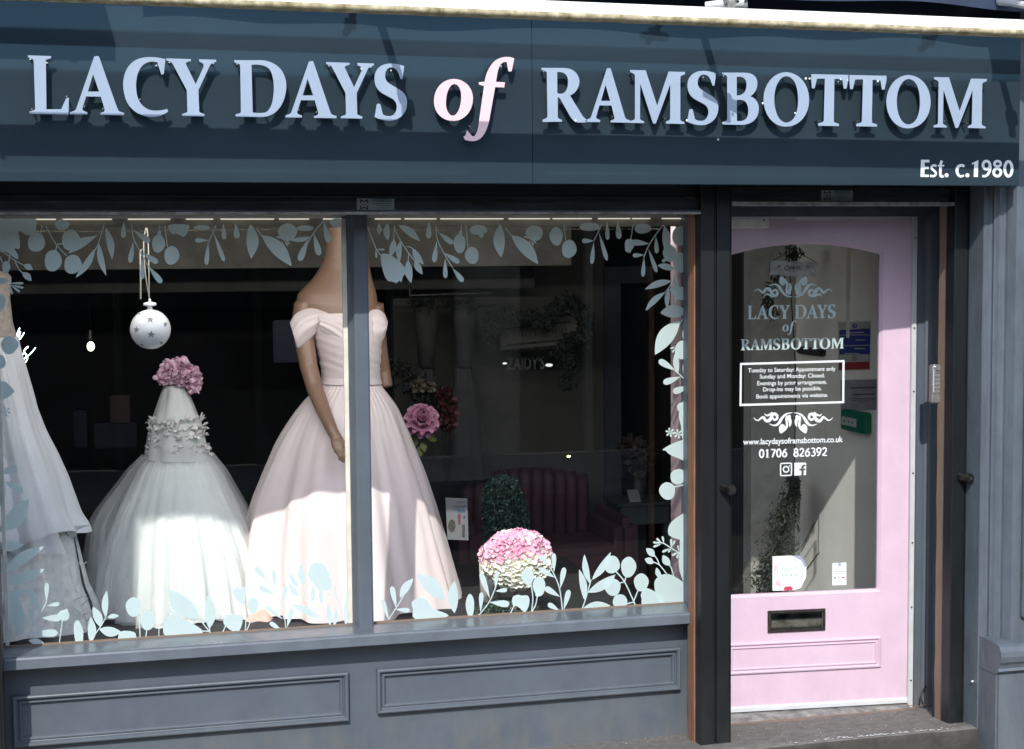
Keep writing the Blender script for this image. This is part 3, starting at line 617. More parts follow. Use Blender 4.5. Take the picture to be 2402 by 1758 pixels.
LEFT = [
 (rA,[('p',[(-60,100),(200,105),(430,110),(445,225),(430,290),(340,330),(232,277),(245,400),(240,493),(178,490),(215,560),(222,620),(170,600),(120,560),(60,530),(-60,505)]),('o',447,410,105,125),('s',[(520,200),(500,300)])]),
 (rA,[('s',[(-30,495),(90,570),(170,630),(300,700)]),('l',290,695,404,748,75),('s',[(185,650),(230,740),(280,795)]),('l',272,785,388,892,80),('s',[(122,560),(104,690)]),('o',75,720,50,72),('s',[(0,590),(30,665)])]),
 (rA,[('d',110,920,292,918,44),('d',130,940,292,975,40),('d',130,940,246,1028,40),('d',110,920,152,1054,34),('o',20,890,90,40)]),
 (rA,[('s',[(565,215),(630,340),(700,450),(820,580)]),('s',[(700,440),(770,430)]),('s',[(700,455),(683,520)]),('o',652,640,105,135),('o',895,685,108,120),('o',870,385,112,125),('o',765,200,90,65)]),
 (rA,[('s',[(1278,200),(1215,420),(1165,520)]),('p',[(1240,280),(1180,330),(985,365),(900,470),(845,547),(1000,490),(1130,390),(1235,295)]),('l',1172,490,930,852,85),('l',1215,415,1310,830,78),('l',1300,235,1380,632,90),('d',1525,150,1518,362,86)]),
 (rA,[('s',[(1622,200),(1640,350),(1720,520),(1830,720)]),('d',1642,400,1600,668,92),('d',1640,265,1850,410,112),('d',1740,535,1945,668,100),('d',1755,590,1755,870,84),('d',1828,710,1992,915,100)]),
 (rA,[('s',[(1966,200),(1960,310)]),('o',1950,430,80,112),('d',1950,420,1966,260,60),('s',[(2030,200),(2062,470)]),('o',2112,575,92,115),('p',[(2080,200),(2320,200),(2310,290),(2262,345),(2230,335),(2185,310),(2140,315),(2100,290)])]),
 (rB,[('s',[(560,200),(525,290),(460,430)]),('d',468,390,298,390,80),('d',466,410,440,698,80),('d',528,290,662,654,78),('o',390,235,100,30),('d',650,180,660,382,84),('d',800,180,822,368,108)]),
 (rB,[('l',985,190,992,617,150),('s',[(1055,240),(1140,350)]),('l',1125,325,1492,707,170),('o',1440,290,118,105),('d',1370,370,1303,342,30),('d',1370,400,1402,486,32),('d',1400,395,1445,460,32),('d',1410,380,1468,435,32),('l',1725,350,1470,385,60),('o',1660,240,105,35)]),
 (rB,[('s',[(1890,140),(1760,300),(1680,440)]),('d',1695,370,1585,646,115),('d',1762,300,1835,578,112),('d',1885,150,1952,424,108),('o',2050,175,92,55)]),
 (rG,[('o',75,655,68,72),('d',75,655,150,650,90),('o',0,790,45,60),('l',-90,1030,120,1030,150),('o',8,310,36,66)]),
 (rG,star6(45,1190,42,22)+[('s',[(-10,1190),(45,1190)])]),
 (rH,[('d',-40,190,146,130,90),('d',25,240,190,330,92),('o',-5,330,55,110),('l',-5,660,242,388,140)]),
 (rH,[('l',-40,770,200,765,85),('l',40,1000,362,782,95),('l',20,1070,367,967,100),('s',[(60,900),(90,1000),(70,1180)])]),
 (rH,[('o',100,1300,82,115),('o',165,1400,45,115),('l',30,1200,240,1160,60)]),
 (rH,[('s',[(240,1505),(330,1340),(385,1230)]),('d',340,1330,240,1125,82),('d',382,1245,386,1078,52),('d',272,1445,255,1290,60),('d',385,1270,492,1252,48),('d',340,1372,505,1370,80),('d',245,1500,478,1492,88),('l',235,1555,375,1595,55)]),
 (rH,[('o',525,1350,48,44),('d',500,1340,560,1300,40),('s',[(514,1390),(485,1600)])]),
 (rI,[('p',[(160,940),(125,760),(140,660),(190,640),(240,740),(250,820),(235,940)]),('l',345,930,345,590,110),('s',[(325,920),(470,720),(545,590)],13),('l',475,725,372,460,115),('l',540,600,555,250,85),('l',455,750,745,790,125),('l',560,600,712,578,60),('p',[(715,900),(730,780),(900,785),(935,850),(920,880)])]),
 (rI,[('o',900,465,103,122),('s',[(970,580),(985,870)],13),('o',1085,635,92,132),('s',[(1068,770),(1055,870)],13),('s',[(1228,720),(1225,860)],10)]),
 (rI,[('p',[(1285,690),(1350,580),(1450,560),(1540,620),(1700,700),(1790,780),(1720,850),(1330,850)]),('d',1440,560,1380,515,24),('d',1450,560,1420,480,24),('d',1470,560,1465,465,24),('l',1745,610,1343,243,240),('s',[(1735,600),(1895,800)],14),('l',1877,745,1862,308,150),('s',[(1877,720),(1885,800)],14),('s',[(1760,776),(1880,776)],14),('s',[(2045,800),(2095,690)],14)]),
 (rJ,[('p',[(45,720),(90,640),(165,665),(230,630),(280,720),(250,880),(200,915),(110,850)]),('s',[(240,880),(270,1130),(255,1400)],16),('o',388,950,100,135),('s',[(370,1070),(330,1260),(270,1400)],16),('p',[(-120,1230),(-50,1120),(60,1110),(180,1130),(210,1230),(150,1390),(60,1400),(-60,1320)])]),
 (rJ,[('s',[(955,1360),(890,960),(760,700),(600,470)],16),('d',640,520,418,300,145),('d',762,650,745,342,110),('d',770,765,490,640,135),('d',905,940,948,605,118),('d',968,1330,1060,990,130),('d',905,1190,595,960,120),('d',880,1380,675,1240,110)]),
 (rJ,[('s',[(1530,1180),(1380,910),(1220,720),(1130,590)],15),('l',1170,640,1008,390,90),('l',1255,610,1205,235,112),('s',[(1262,740),(1260,580)],14),('l',1180,800,995,570,98),('l',1392,915,1405,595,85),('s',[(1390,900),(1388,930)],14),('l',1510,1170,1050,945,130),('s',[(1180,820),(1310,830)],14)]),
 (rJ,[('p',[(1325,410),(1370,260),(1480,225),(1600,240),(1660,350),(1710,480),(1720,670),(1580,700),(1520,690),(1420,590),(1345,480)]),('s',[(1700,650),(1790,740),(1880,980),(1900,1100)],15),('d',1790,745,1800,618,34),('d',1790,765,1655,765,36),('l',1965,1290,2090,430,220),('l',1702,1300,1655,925,100),('l',1770,1300,1808,1005,88),('s',[(1540,690),(1560,900)],60)]),
]
RIGHT = [
 (rC,[('s',[(10,220),(115,490),(185,580)]),('d',112,500,222,505,40),('d',112,495,122,608,38),('p',[(178,565),(280,562),(330,592),(410,655),(460,720),(478,790),(448,835),(428,905),(402,888),(365,917),(312,897),(270,892),(228,840),(190,720)])]),
 (rC,[('s',[(346,200),(330,410)]),('l',338,375,288,590,85),('s',[(345,250),(420,400),(520,550),(600,650)]),('l',415,395,405,660,72),('s',[(490,467),(540,475),(590,520)]),('l',565,485,702,688,82),('l',595,625,688,810,78),('s',[(518,550),(510,660)]),('l',510,630,548,915,98),('l',150,180,148,328,55),('l',255,180,260,392,80),('l',390,200,660,402,95)]),
 (rC,[('s',[(852,200),(870,370),(945,540),(1060,730)]),('d',864,395,830,664,90),('d',875,285,1065,432,95),('d',945,540,1145,668,95),('d',966,610,970,858,80),('d',1055,730,1190,900,92),('d',768,150,762,372,92)]),
 (rC,[('s',[(1166,200),(1160,320)]),('o',1145,430,74,115),('d',1145,420,1162,260,60),('s',[(1222,200),(1247,480)]),('o',1297,575,85,106),('o',1375,262,108,62),('o',1410,325,28,34)]),
 (rC,[('l',1645,190,1658,604,140),('s',[(1710,240),(1790,340)]),('l',1780,325,2112,684,156),('o',2065,300,108,92),('d',2000,370,1938,340,28),('d',2000,380,2022,472,30),('d',2020,380,2056,455,30),('d',2030,375,2090,428,30)]),
 (rD,[('o',213,395,95,128),('s',[(322,230),(347,450)]),('o',395,575,105,132)]),
 (rD,[('s',[(860,230),(820,320),(750,460)]),('d',752,462,578,460,92),('d',750,475,720,795,88),('d',818,330,940,744,88),('d',940,180,945,448,90),('d',1090,180,1112,434,118),('o',690,260,145,62),('s',[(780,300),(850,285)],14)]),
 (rD,[('s',[(1312,230),(1278,450)]),('p',[(1193,500),(1215,445),(1280,435),(1332,470),(1322,550),(1290,590),(1275,630),(1235,625),(1203,605),(1195,560)]),('d',1545,503,1290,478,125)]),
 (rD,[('s',[(1750,230),(1630,380),(1525,550),(1465,700)],15),('o',1450,285,120,72),('d',1600,290,1690,290,30),('s',[(1560,290),(1700,285)],14),('d',1472,662,1303,670,88),('d',1470,685,1452,978,84),('d',1528,570,1652,915,86),('d',1636,380,1650,642,88),('l',1660,810,1920,882,92)]),
 (rD,[('l',1762,240,1780,640,120),('o',1835,640,95,120),('o',1990,390,125,140),('o',1985,770,98,145),('d',1830,690,1725,760,70),('d',2080,300,2150,500,80)]),
 (rD,[('s',[(1945,890),(1810,1150),(1510,1450)],15),('l',1870,1035,1478,1155,98),('l',1765,1195,1488,1458,88),('l',1827,1140,1800,1440,70),('l',1913,950,1908,1365,78),('l',1835,1150,2170,1240,190),('l',1700,1490,2095,1482,185),('s',[(2095,1500),(1950,1660)],14),('o',2130,1000,50,130)]),
 (rE,[('l',710,150,443,517,170),('s',[(800,80),(700,190)],10),('o',745,465,88,105),('l',810,150,770,420,130),('d',665,430,608,450,24),('d',665,440,628,494,24)]),
 (rE,[('l',690,720,672,480,66),('s',[(655,685),(730,750),(830,860)],11),('d',668,690,482,575,98),('d',722,752,530,822,98),('d',753,780,772,588,74),('d',818,855,634,920,98)]),
 (rE,[('o',762,1085,85,60),('p',[(700,1140),(815,1130),(815,1470),(740,1430),(725,1300)]),('l',740,1030,770,1005,20)]+star6(605,1352,52,30)+star6(692,1368,52,30)),
 (rE,[('p',[(523,1540),(600,1490),(720,1440),(815,1440),(815,1660),(700,1635),(600,1590),(560,1552)])]),
 (rF,[('o',675,262,86,80),('d',690,260,800,282,110),('o',560,412,84,90),('s',[(630,370),(720,350),(800,343)],13),('o',795,470,50,82),('l',740,345,752,365,20)]),
 (rF,[('p',[(568,810),(600,740),(690,670),(800,640),(810,930),(700,925),(600,890),(572,865)]),('p',[(700,915),(800,900),(810,1600),(770,1440),(725,1360),(680,1200),(690,1000)])]),
 (rF,[('s',[(700,1070),(600,1010),(520,960),(450,950)],12),('d',525,965,508,885,34),('d',500,955,445,908,34),('d',490,960,408,948,34),('d',500,965,410,998,34),('d',600,1010,598,912,34),('d',600,1000,640,930,30),('d',590,1010,505,1052,38),('d',600,1010,568,1055,30),('d',680,1050,606,1088,36),('d',680,1055,658,1118,32),('d',680,1050,670,980,28)]),
 (rF,[('s',[(560,1290),(480,1190),(400,1150)],12),('l',415,1170,322,1122,68),('s',[(478,1190),(455,1130),(418,1080)],11),('l',425,1100,338,1012,72),('s',[(628,1310),(605,1230),(580,1180)],11),('l',588,1195,512,1082,78),('l',490,1330,445,1212,55)]),
 (rF,[('p',[(430,1350),(480,1300),(560,1280),(640,1310),(730,1370),(800,1450),(800,1600),(620,1600),(560,1600),(490,1580),(440,1490),(424,1410)]),('p',[(283,1490),(330,1430),(400,1450),(470,1500),(520,1600),(310,1610),(290,1540)])]),
 (rL_,[('o',1232,275,90,108),('o',1425,305,90,118),('o',1240,540,95,100),('o',1575,485,87,102),('o',1325,705,85,84),('s',[(1270,350),(1380,480),(1510,760)],15),('s',[(1398,410),(1380,475)],14),('s',[(1325,492),(1375,478)],13),('s',[(1540,570),(1485,710)],14),('s',[(1400,738),(1495,712)],14)]),
 (rL_,[('s',[(880,800),(920,680),(975,490),(985,450)],13),('l',972,500,907,152,76),('l',995,455,1218,128,88),('l',907,690,845,330,84),('l',945,605,1274,392,112),('l',895,785,1215,757,92)]),
 (rL_,[('s',[(650,815),(615,560),(550,390),(460,235)],13),('d',550,370,548,140,76),('d',622,560,672,306,90),('d',622,655,440,545,100),('d',565,430,378,322,96),('d',662,810,728,570,90),('d',610,815,476,735,86),('d',490,275,370,165,84)]),
 (rL_,[('p',[(55,700),(70,650),(130,630),(170,640),(240,640),(262,700),(245,780),(205,835),(150,790),(110,765),(70,760)]),('s',[(90,740),(35,850)],13)]),
 (rL_,[('o',240,415,72,97),('s',[(275,490),(300,660),(285,830)],13),('o',375,530,74,112),('d',375,540,352,655,80),('s',[(355,620),(335,740),(290,830)],13)]),
 (rK,[('d',335,1060,235,750,100),('d',450,890,380,550,118),('s',[(325,1060),(440,890),(560,700)],14),('l',505,725,705,435,120),('l',1175,770,755,368,230),('d',430,900,655,920,100)]),
 (rK,[('p',[(690,780),(870,725),(1000,880),(1210,970),(1190,1020),(740,1050),(700,900)]),('l',1330,960,1330,470,160),('o',1565,845,64,172)]),
 (rK,[('s',[(1690,1000),(1860,780),(1975,500)],15),('d',1866,745,1725,345,118),('d',1945,610,1972,320,86),('d',1722,950,1738,640,98),('d',1855,795,2160,825,145),('d',1945,628,2128,606,92)]),
]
for r_, e in LEFT: sprig(r_, e, paneL)
for r_, e in RIGHT: sprig(r_, e, paneR)

# ================================================================ PINK DOOR (slightly skewed in its frame)
DPHI = R(-5)                                     # hinge side nearer the street
HX, HY = 3.209, .64
door = thing('shop_door', (HX, HY, ZS), 'pale pink glazed door with arched pane, letterbox and shop lettering', 'door')
door.rotation_euler.z = DPHI
du = Vector((math.cos(DPHI), math.sin(DPHI), 0)); dv = Vector((-math.sin(DPHI), math.cos(DPHI), 0))   # along, into shop
def PD(px, py, v=0.0):
    """pixel -> door coordinates (u along the door, z up from the step) on the sheet v behind its face"""
    o0 = Vector((HX, HY, 0))+dv*v; d = FW*FPX+RT*(px-1201)-UP*(py-879); t = (o0-CAM).dot(dv)/d.dot(dv)
    q = CAM+d*t-Vector((HX, HY, 0)); return q.dot(du), q.z-ZS
def dpart(mb, name, material, parent=None, smooth=False, mats=None):
    o = obj(name, mb.v, mb.f, material, None, smooth, mats, mb.fm if mats else None); o.parent = parent or door; return o
u0, u1 = -.955, -.006
zd0 = PD(1900,1650)[1]; zd1 = PD(1900,516)[1]
gu1 = PD(2060,1000,.012)[0]; gu0 = u0+(u1-gu1)+.0
gz0 = PD(1890,1389,.012)[1]; gpk = PD(1885,573,.012)[1]; gsh = PD(2072,597,.012)[1]
def arch(off=0):
    a, b = gu0-off, gu1+off; mid = (a+b)/2; h = gpk-gsh; hw = (b-a)/2; l = [(a, gz0-off), (b, gz0-off)]
    Rr = (hw*hw+h*h)/(2*h); amax = math.asin(hw/Rr)
    for i in range(21):
        an = amax*(1-i/10); l.append((mid+Rr*math.sin(an), gsh+off-(Rr*math.cos(amax)-Rr*math.cos(an))))
    return l
m = MB()
plate(m, [[(u0,zd0),(u1,zd0),(u1,zd1),(u0,zd1)], arch(.012)], 0, .044)
leafo = dpart(m, 'door_leaf', PINK)
m = MB(); A1, A2 = arch(.012), arch(0); n = len(A1)   # bevelled glazing moulding
v = [(x,-.001,z) for x, z in A1]+[(x,.006,z) for x, z in arch(.006)]+[(x,.014,z) for x, z in A2]+[(x,.03,z) for x, z in A2]
m.add(v, [(k*n+i, k*n+(i+1)%n, (k+1)*n+(i+1)%n, (k+1)*n+i) for k in range(3) for i in range(n)])
dpart(m, 'glazing_moulding', PINK, leafo)
m = MB(); l = arch(.004); plate(m, [l], .02); dglass = dpart(m, 'glass_pane', GLASSD)
# lower moulded panel
ml0 = PD(1714,1508)[1]; mu1 = PD(2066,1494)[0]; mz1 = PD(1900,1500)[1]; mz0 = PD(1900,1574)[1]; mu0 = u0+(u1-mu1)
prof = [(0,.0),(0,-.004),(.004,-.010),(.009,-.011),(.013,-.006),(.017,-.001),(.019,-.006),(.024,-.007),(.028,.0)]
m = MB(); np_ = len(prof); rings = [[Vector((cx_+sx*a, b, cz_+sz*a)) for a, b in prof] for (cx_,cz_,sx,sz) in ((mu0,mz0,1,1),(mu1,mz0,-1,1),(mu1,mz1,-1,-1),(mu0,mz1,1,-1))]
m.add([q for r_ in rings for q in r_], [(i*np_+j, i*np_+j+1, ((i+1)%4)*np_+j+1, ((i+1)%4)*np_+j) for i in range(4) for j in range(np_-1)])
dpart(m, 'panel_moulding', PINK)
m = MB(); m.prism([(0,zd0-.018),(-.012,zd0-.018),(-.012,zd0-.004),(-.004,zd0+.004),(0,zd0+.004)], u0, u1-.004); dpart(m, 'draught_bar', PVCW)
m = MB(); m.box(u0+.01, u1-.01, .006, .03, zd0-.05, zd0-.019); dpart(m, 'door_gap_shade', DARK)  # dark strip standing in for the shaded black gap under the door
# letterbox
la, lb = PD(1800,1433), PD(1935,1478); lz0, lz1 = PD(1868,1481)[1], PD(1868,1430)[1]
m = MB(); fu = .012
for (a, b, c, d) in ((la[0],lb[0],lz0,lz0+fu),(la[0],lb[0],lz1-fu,lz1),(la[0],la[0]+fu,lz0+fu,lz1-fu),(lb[0]-fu,lb[0],lz0+fu,lz1-fu)):
    m.box(a, b, -.009, 0, c, d, bev=.002)
lbx = dpart(m, 'letterbox', mat('dark_bronze', (.11,.09,.085), .25, metal=.8, noise_amt=.3, noise_scale=30))
m = MB(); m.box(la[0]+fu+.001, lb[0]-fu-.001, -.003, 0, lz0+fu+.001, lz1-fu-.001); dpart(m, 'letter_slot', DARK, lbx)
m = MB(); g = []
for i in range(12):
    x = la[0]+fu+.004+(lb[0]-la[0]-2*fu-.008)*i/11; g.append([Vector((x, -.004-.004*math.sin(math.pi*j/6)-.0006*math.sin(i*1.3), lz0+fu+.006+(lz1-lz0-2*fu-.010)*j/6)) for j in range(7)])
m.grid(g); dpart(m, 'letter_flap', mat('flap_metal', (.3,.3,.24), .1, metal=1, noise_amt=.5, noise_scale=9), lbx, True)
# white closer plate / alarm contact on the top rail
cu0, cu1 = PD(1690,500,-.03)[0], PD(1803,500,-.03)[0]; cz0, cz1 = PD(1760,536,-.03)[1], PD(1760,508,-.03)[1]
m = MB(); m.box(cu0, cu1, -.035, 0, cz0, cz1, bev=.003); c_ = dpart(m, 'contact_plate', mat('off_white_plastic', (.8,.8,.75), .5))
m = MB(); q = PD(1790,517,-.036); m.add([(q[0]-.006,-.0365,q[1]),(q[0]+.008,-.0365,q[1]-.005),(q[0]+.009,-.0365,q[1]+.004),(q[0],-.0365,q[1]+.001),(q[0]+.010,-.0365,q[1]+.008)], [(0,1,2),(3,2,4)]); dpart(m, 'red_mark', mat('faded_red', (.35,.08,.08), .6), c_)

# ---- vinyl lettering on the door glass
YG = .0185; YGF = YG-.0005
def dgl(ch_list, a, b, base, top, mm):
    """lay the surveyed sign glyphs out again on the door, keeping their spacing"""
    xs0 = min(bb(l)[0] for c, l in ch_list); xs1 = max(bb(l)[1] for c, l in ch_list); kx = (b-a)/(xs1-xs0); kz = (top-base)/(ZT-ZB)
    for c, l in ch_list:
        l2 = [[(a+(x-xs0)*kx, base+(z-ZB)*kz) for x, z in q] for q in l]; m = MB(); plate(m, l2, YGF); dpart(m, 'vinyl_letter', mm, dglass)
dgl(signglyphs[:8], PD(1752.8,730,YG)[0], PD(1960.3,730,YG)[0], PD(1856,747,YG)[1], PD(1856,716,YG)[1], AQUA)
dgl(signglyphs[10:], PD(1737.4,810,YG)[0], PD(1980,810,YG)[0], PD(1860,819,YG)[1], PD(1860,794,YG)[1], AQUA)
oo, ff = signglyphs[8], signglyphs[9]
kz = (PD(1845,752.7,YG)[1]-PD(1845,785.7,YG)[1])/( .233 )
zf_top = max(z for q in ff[1] for x, z in q); zf_bot = min(z for q in ff[1] for x, z in q)
t1, b1 = PD(1850,752.7,YG)[1], PD(1850,786,YG)[1]; k2 = (t1-b1)/(zf_top-zf_bot)
a_, b_ = PD(1834.8,770,YG)[0], PD(1867.4,770,YG)[0]; xs0, xs1 = bb(oo[1])[0], bb(ff[1])[1]; kx = (b_-a_)/(xs1-xs0)
for c, l in (oo, ff):
    m = MB(); plate(m, [[(a_+(x-xs0)*kx, b1+(z-zf_bot)*k2) for x, z in q] for q in l], YGF); dpart(m, 'vinyl_letter', AQUA, dglass)
def fdoor(ox, oy, s): return lambda x, y: PD(ox+x/s, oy+y/s, YG)
f1 = fdoor(1710,600,6.3545)
def ornament(f, cx_, flip, y0, sy, mm):
    for sgn in (1, -1):
        def F(x, y): return f(cx_+sgn*(957-x)*-1*(1 if sgn > 0 else 1), y0+(y-y0_)*sy) if False else f(cx_-sgn*(957-x), y0+(y-462)*sy)
        m = MB()
        pen(m, F, [([(372,545),(400,512),(440,505),(480,535),(515,550),(545,505),(585,495),(625,530),(645,575),(680,600),(718,575),(715,530),(680,512),(655,535)], (8,52,30), False),
                   ([(602,452),(650,432),(700,432),(745,462),(780,520),(830,580),(880,606),(945,617)], (8,46,8), False),
                   ([(528,608),(560,575),(610,590),(650,620)], (6,30,30), False)], YGF)
        polyp(m, F, catmull([(770,308),(748,355),(752,415),(790,447),(818,440),(838,415),(825,400),(800,412),(812,398),(845,410),(848,470),(840,520),(850,570),(868,575),(872,500),(885,430),(862,375),(820,335)], 2, True), YGF)
        polyp(m, F, catmull([(905,402),(930,450),(935,500),(920,545),(925,570),(895,585),(872,560),(870,520),(890,480)], 2, True), YGF-.0001)
        m_o = dpart(m, 'scroll_ornament', mm, dglass)
ornament(f1, 957, False, 462, 1, AQUA)
f2 = fdoor(1710,840,5.6972)
# lower ornament is the same motif turned upside down
def f2b(x, y): return f2(857+(x-957)*.90, 872-(y-462)*.90)
ornament(f2b, 957, False, 462, 1, WHITEV)
# opening hours frame
m = MB(); q = [f2(*p) for p in ((148,68),(1545,28),(1540,605),(140,645))]; qi = [f2(*p) for p in ((172,96),(1515,58),(1512,578),(168,614))]
for i in range(4): m.add([(q[i][0],YGF,q[i][1]),(q[(i+1)%4][0],YGF,q[(i+1)%4][1]),(qi[(i+1)%4][0],YGF,qi[(i+1)%4][1]),(qi[i][0],YGF,qi[i][1])], [(0,1,2,3)])
dpart(m, 'hours_border', WHITEV, dglass)
def dtext(s, xl, xr, yb, hpx, f=f2, bold=.012, mm=WHITEV):
    a, b = f(xl, yb), f(xr, yb); h = f((xl+xr)/2, yb-hpx)[1]-f((xl+xr)/2, yb)[1]
    z = (f((xl+xr)/2, yb))[1]; t = text_mesh(s, h, a[0], z, YGF, width=b[0]-a[0], bold=bold, name='vinyl_text'); t.data.materials.append(mm); t.parent = dglass
dtext('Tuesday to Saturday: Appointment only', 255, 1422, 182, 55)
dtext('Sunday and Monday: Closed.', 410, 1280, 268, 55)
dtext('Evenings by prior arrangement.', 378, 1308, 357, 55)
dtext('Drop-ins may be possible.', 455, 1235, 440, 55)
dtext('Book appointments via website.', 365, 1322, 532, 55)
dtext('www.lacydaysoframsbottom.co.uk', 188, 1522, 1142, 76, bold=.02)
# telephone number, drawn
def digit(ch, x, y, w_, h):
    """strokes of an old style bold figure in a box"""
    def c(l): return [(x+w_*a, y+h*b) for a, b in l]
    t = w_*.30
    D = {'0':[(c([(.5+.36*math.cos(q),.5+.45*math.sin(q)) for q in [math.pi*i/8 for i in range(16)]]), t, True)],
     '1':[(c([(.5,.02),(.5,1)]), t*1.1, False),(c([(.2,.2),(.55,.03)]), t*.5, False),(c([(.22,.97),(.8,.97)]), t*.4, False)],
     '7':[(c([(.1,.07),(.92,.07)]), t*.8, False),(c([(.9,.07),(.35,1)]), t, False)],
     '6':[(c([(.5+.36*math.cos(q),.68+.28*math.sin(q)) for q in [math.pi*i/6 for i in range(12)]]), t, True),(c([(.82,.05),(.4,.25),(.16,.65)]), t*.9, False)],
     '9':[(c([(.5+.36*math.cos(q),.32+.28*math.sin(q)) for q in [math.pi*i/6 for i in range(12)]]), t, True),(c([(.84,.35),(.6,.8),(.2,.96)]), t*.9, False)],
     '8':[(c([(.5+.28*math.cos(q),.27+.22*math.sin(q)) for q in [math.pi*i/6 for i in range(12)]]), t*.9, True),(c([(.5+.36*math.cos(q),.73+.24*math.sin(q)) for q in [math.pi*i/6 for i in range(12)]]), t, True)],
     '2':[(c([(.15,.25),(.35,.06),(.72,.1),(.78,.35),(.5,.65),(.12,.94)]), t*.9, False),(c([(.1,.94),(.92,.94)]), t*.8, False)],
     '3':[(c([(.15,.12),(.5,.04),(.78,.2),(.7,.4),(.45,.48)]), t*.85, False),(c([(.42,.48),(.75,.55),(.84,.75),(.6,.95),(.12,.92)]), t*.9, False)]}
    return D[ch]
for i, ch in enumerate('01706 826392'):
    if ch == ' ': continue
    x = 400+i*76.5; yb = 1222-i*2.3; m = MB(); pen(m, f2, digit(ch, x, yb, 72, 112), YGF); dpart(m, 'vinyl_digit', WHITEV, dglass)
m = MB()
pen(m, f2, [([(690,1425),(705,1412),(820,1408),(833,1425),(833,1555),(818,1568),(705,1572),(690,1558)], 17, True), (ell(762,1489,36,38,14), 17, True)], YGF)
polyp(m, f2, ell(806,1444,9,9,10), YGF-.0008); dpart(m, 'social_icon', WHITEV, dglass)
m = MB(); sq = [f2(*p) for p in ((872,1402),(1030,1398),(1030,1566),(1000,1568),(1000,1500),(1000,1500),(872,1574))]
plate(m, [[f2(*p) for p in ((872,1402),(1030,1398),(1030,1566),(997,1567),(997,1505),(1018,1503),(1022,1478),(997,1478),(997,1460),(1003,1450),(1022,1448),(1022,1426),(990,1428),(972,1440),(966,1460),(966,1480),(940,1482),(940,1507),(966,1506),(966,1569),(872,1574))]], YGF)
dpart(m, 'social_icon', WHITEV, dglass)
# round sticker and card notice low on the pane
f3 = fdoor(1780,1280,9.404)
stk = [mat('card_white', (.72,.76,.76), .5, noise_amt=.02), mat('card_blue', (.62,.76,.8), .5, noise_amt=.02), mat('card_grey', (.35,.4,.45), .5, noise_amt=0), mat('card_red', (.5,.06,.12), .5, noise_amt=.2, noise_scale=80), mat('card_pink', (.7,.45,.52), .5, noise_amt=.1, noise_scale=60), mat('card_navy', (.3,.33,.44), .5, noise_amt=0)]
m = MB()
def q3(pts, k, d): plate(m, [[f3(*p) for p in pts]], YGF-d, 0, k, k)
q3([(300,240),(700,222),(880,225),(1000,330),(1050,470),(1040,700),(930,930),(780,985),(300,1000)], 0, 0)
q3(ell(690,575,285,290), 2, .0002); q3(ell(690,575,272,277), 0, .0003); q3(ell(690,575,235,245), 1, .0004)
q3([(540,960),(580,905),(700,895),(760,950),(715,995),(570,995)], 3, .0003); q3([(370,870),(380,760),(440,780),(500,880),(440,910)], 4, .0003); q3([(340,500),(370,420),(400,440),(385,560),(345,580)], 4, .0003)
q3([(720,225),(900,225),(1000,330),(1055,470),(1000,470),(930,330),(800,262)], 5, .0002)
for x, w_ in ((515,40),(585,40),(650,18),(705,40),(770,18),(800,36)): q3([(x,630),(x+w_*.7,630),(x+w_*.7,680),(x,680)], 2, .0005)
ro = dpart(m, 'window_sticker', None, dglass, mats=stk)
m = MB(); pen(m, f3, [([(500,550),(540,490),(560,520),(600,540),(640,490),(660,540),(720,500),(760,540),(800,480),(870,480)], 9, False)], YGF-.0006); pen(m, f3, [([(600,740),(800,735)], 8, False)], YGF-.0006); dpart(m, 'sticker_script', stk[2], dglass)
m = MB()
q3([(1620,385),(1930,375),(1930,870),(1620,880)], 0, 0); q3([(1745,380),(1815,375),(1815,455),(1745,460)], 2, .0002)
for y_, a, b in ((520,1690,1860),(570,1670,1890),(625,1690,1850),(800,1690,1850)): q3([(a,y_-8),(b,y_-10),(b,y_+8),(a,y_+10)], 2, .0002)
q3([(1650,690),(1705,690),(1705,745),(1650,745)], 5, .0002); q3([(1740,700),(1800,700),(1800,725),(1740,725)], 2, .0002); q3([(1830,695),(1890,695),(1890,725),(1830,725)], 3, .0002)
dpart(m, 'window_sticker', None, dglass, mats=stk)

# entry keypad on the jamb side
kx0, kx1 = P(2187,900,.385).x, P(2213,900,.385).x; kz0, kz1 = P(2200,946,.385).z, P(2200,856,.385).z
kp = thing('door_keypad', (kx0,.385,kz0), 'silver push button entry keypad on the grey jamb right of the pink door', 'keypad')
m = MB(); m.box(kx0, kx1, .385, .418, kz0, kz1, bev=.005); m.build('keypad_body', STEEL, kp)
m = MB()
m.tube([((kx0+kx1)/2-.004,.3845,kz1-.012),((kx0+kx1)/2-.004,.376,kz1-.012)], .011, 16); m.build('keypad_lamp', STEEL, kp)
BTN = mat('keypad_button', (.4,.4,.4), .3, metal=.6)
for r_ in range(6):
    for c in range(2):
        x = kx0+.009+c*.0135; z = kz1-.034-r_*.0165; m = MB(); m.box(x, x+.011, .381, .3855, z, z+.011, bev=.0015); m.build('button', BTN, kp)
m = MB(); m.box(kx0+.003, kx0+.006, .3825, .3855, kz0+.045, kz1-.018); m.build('keypad_trim', PVCW, kp)
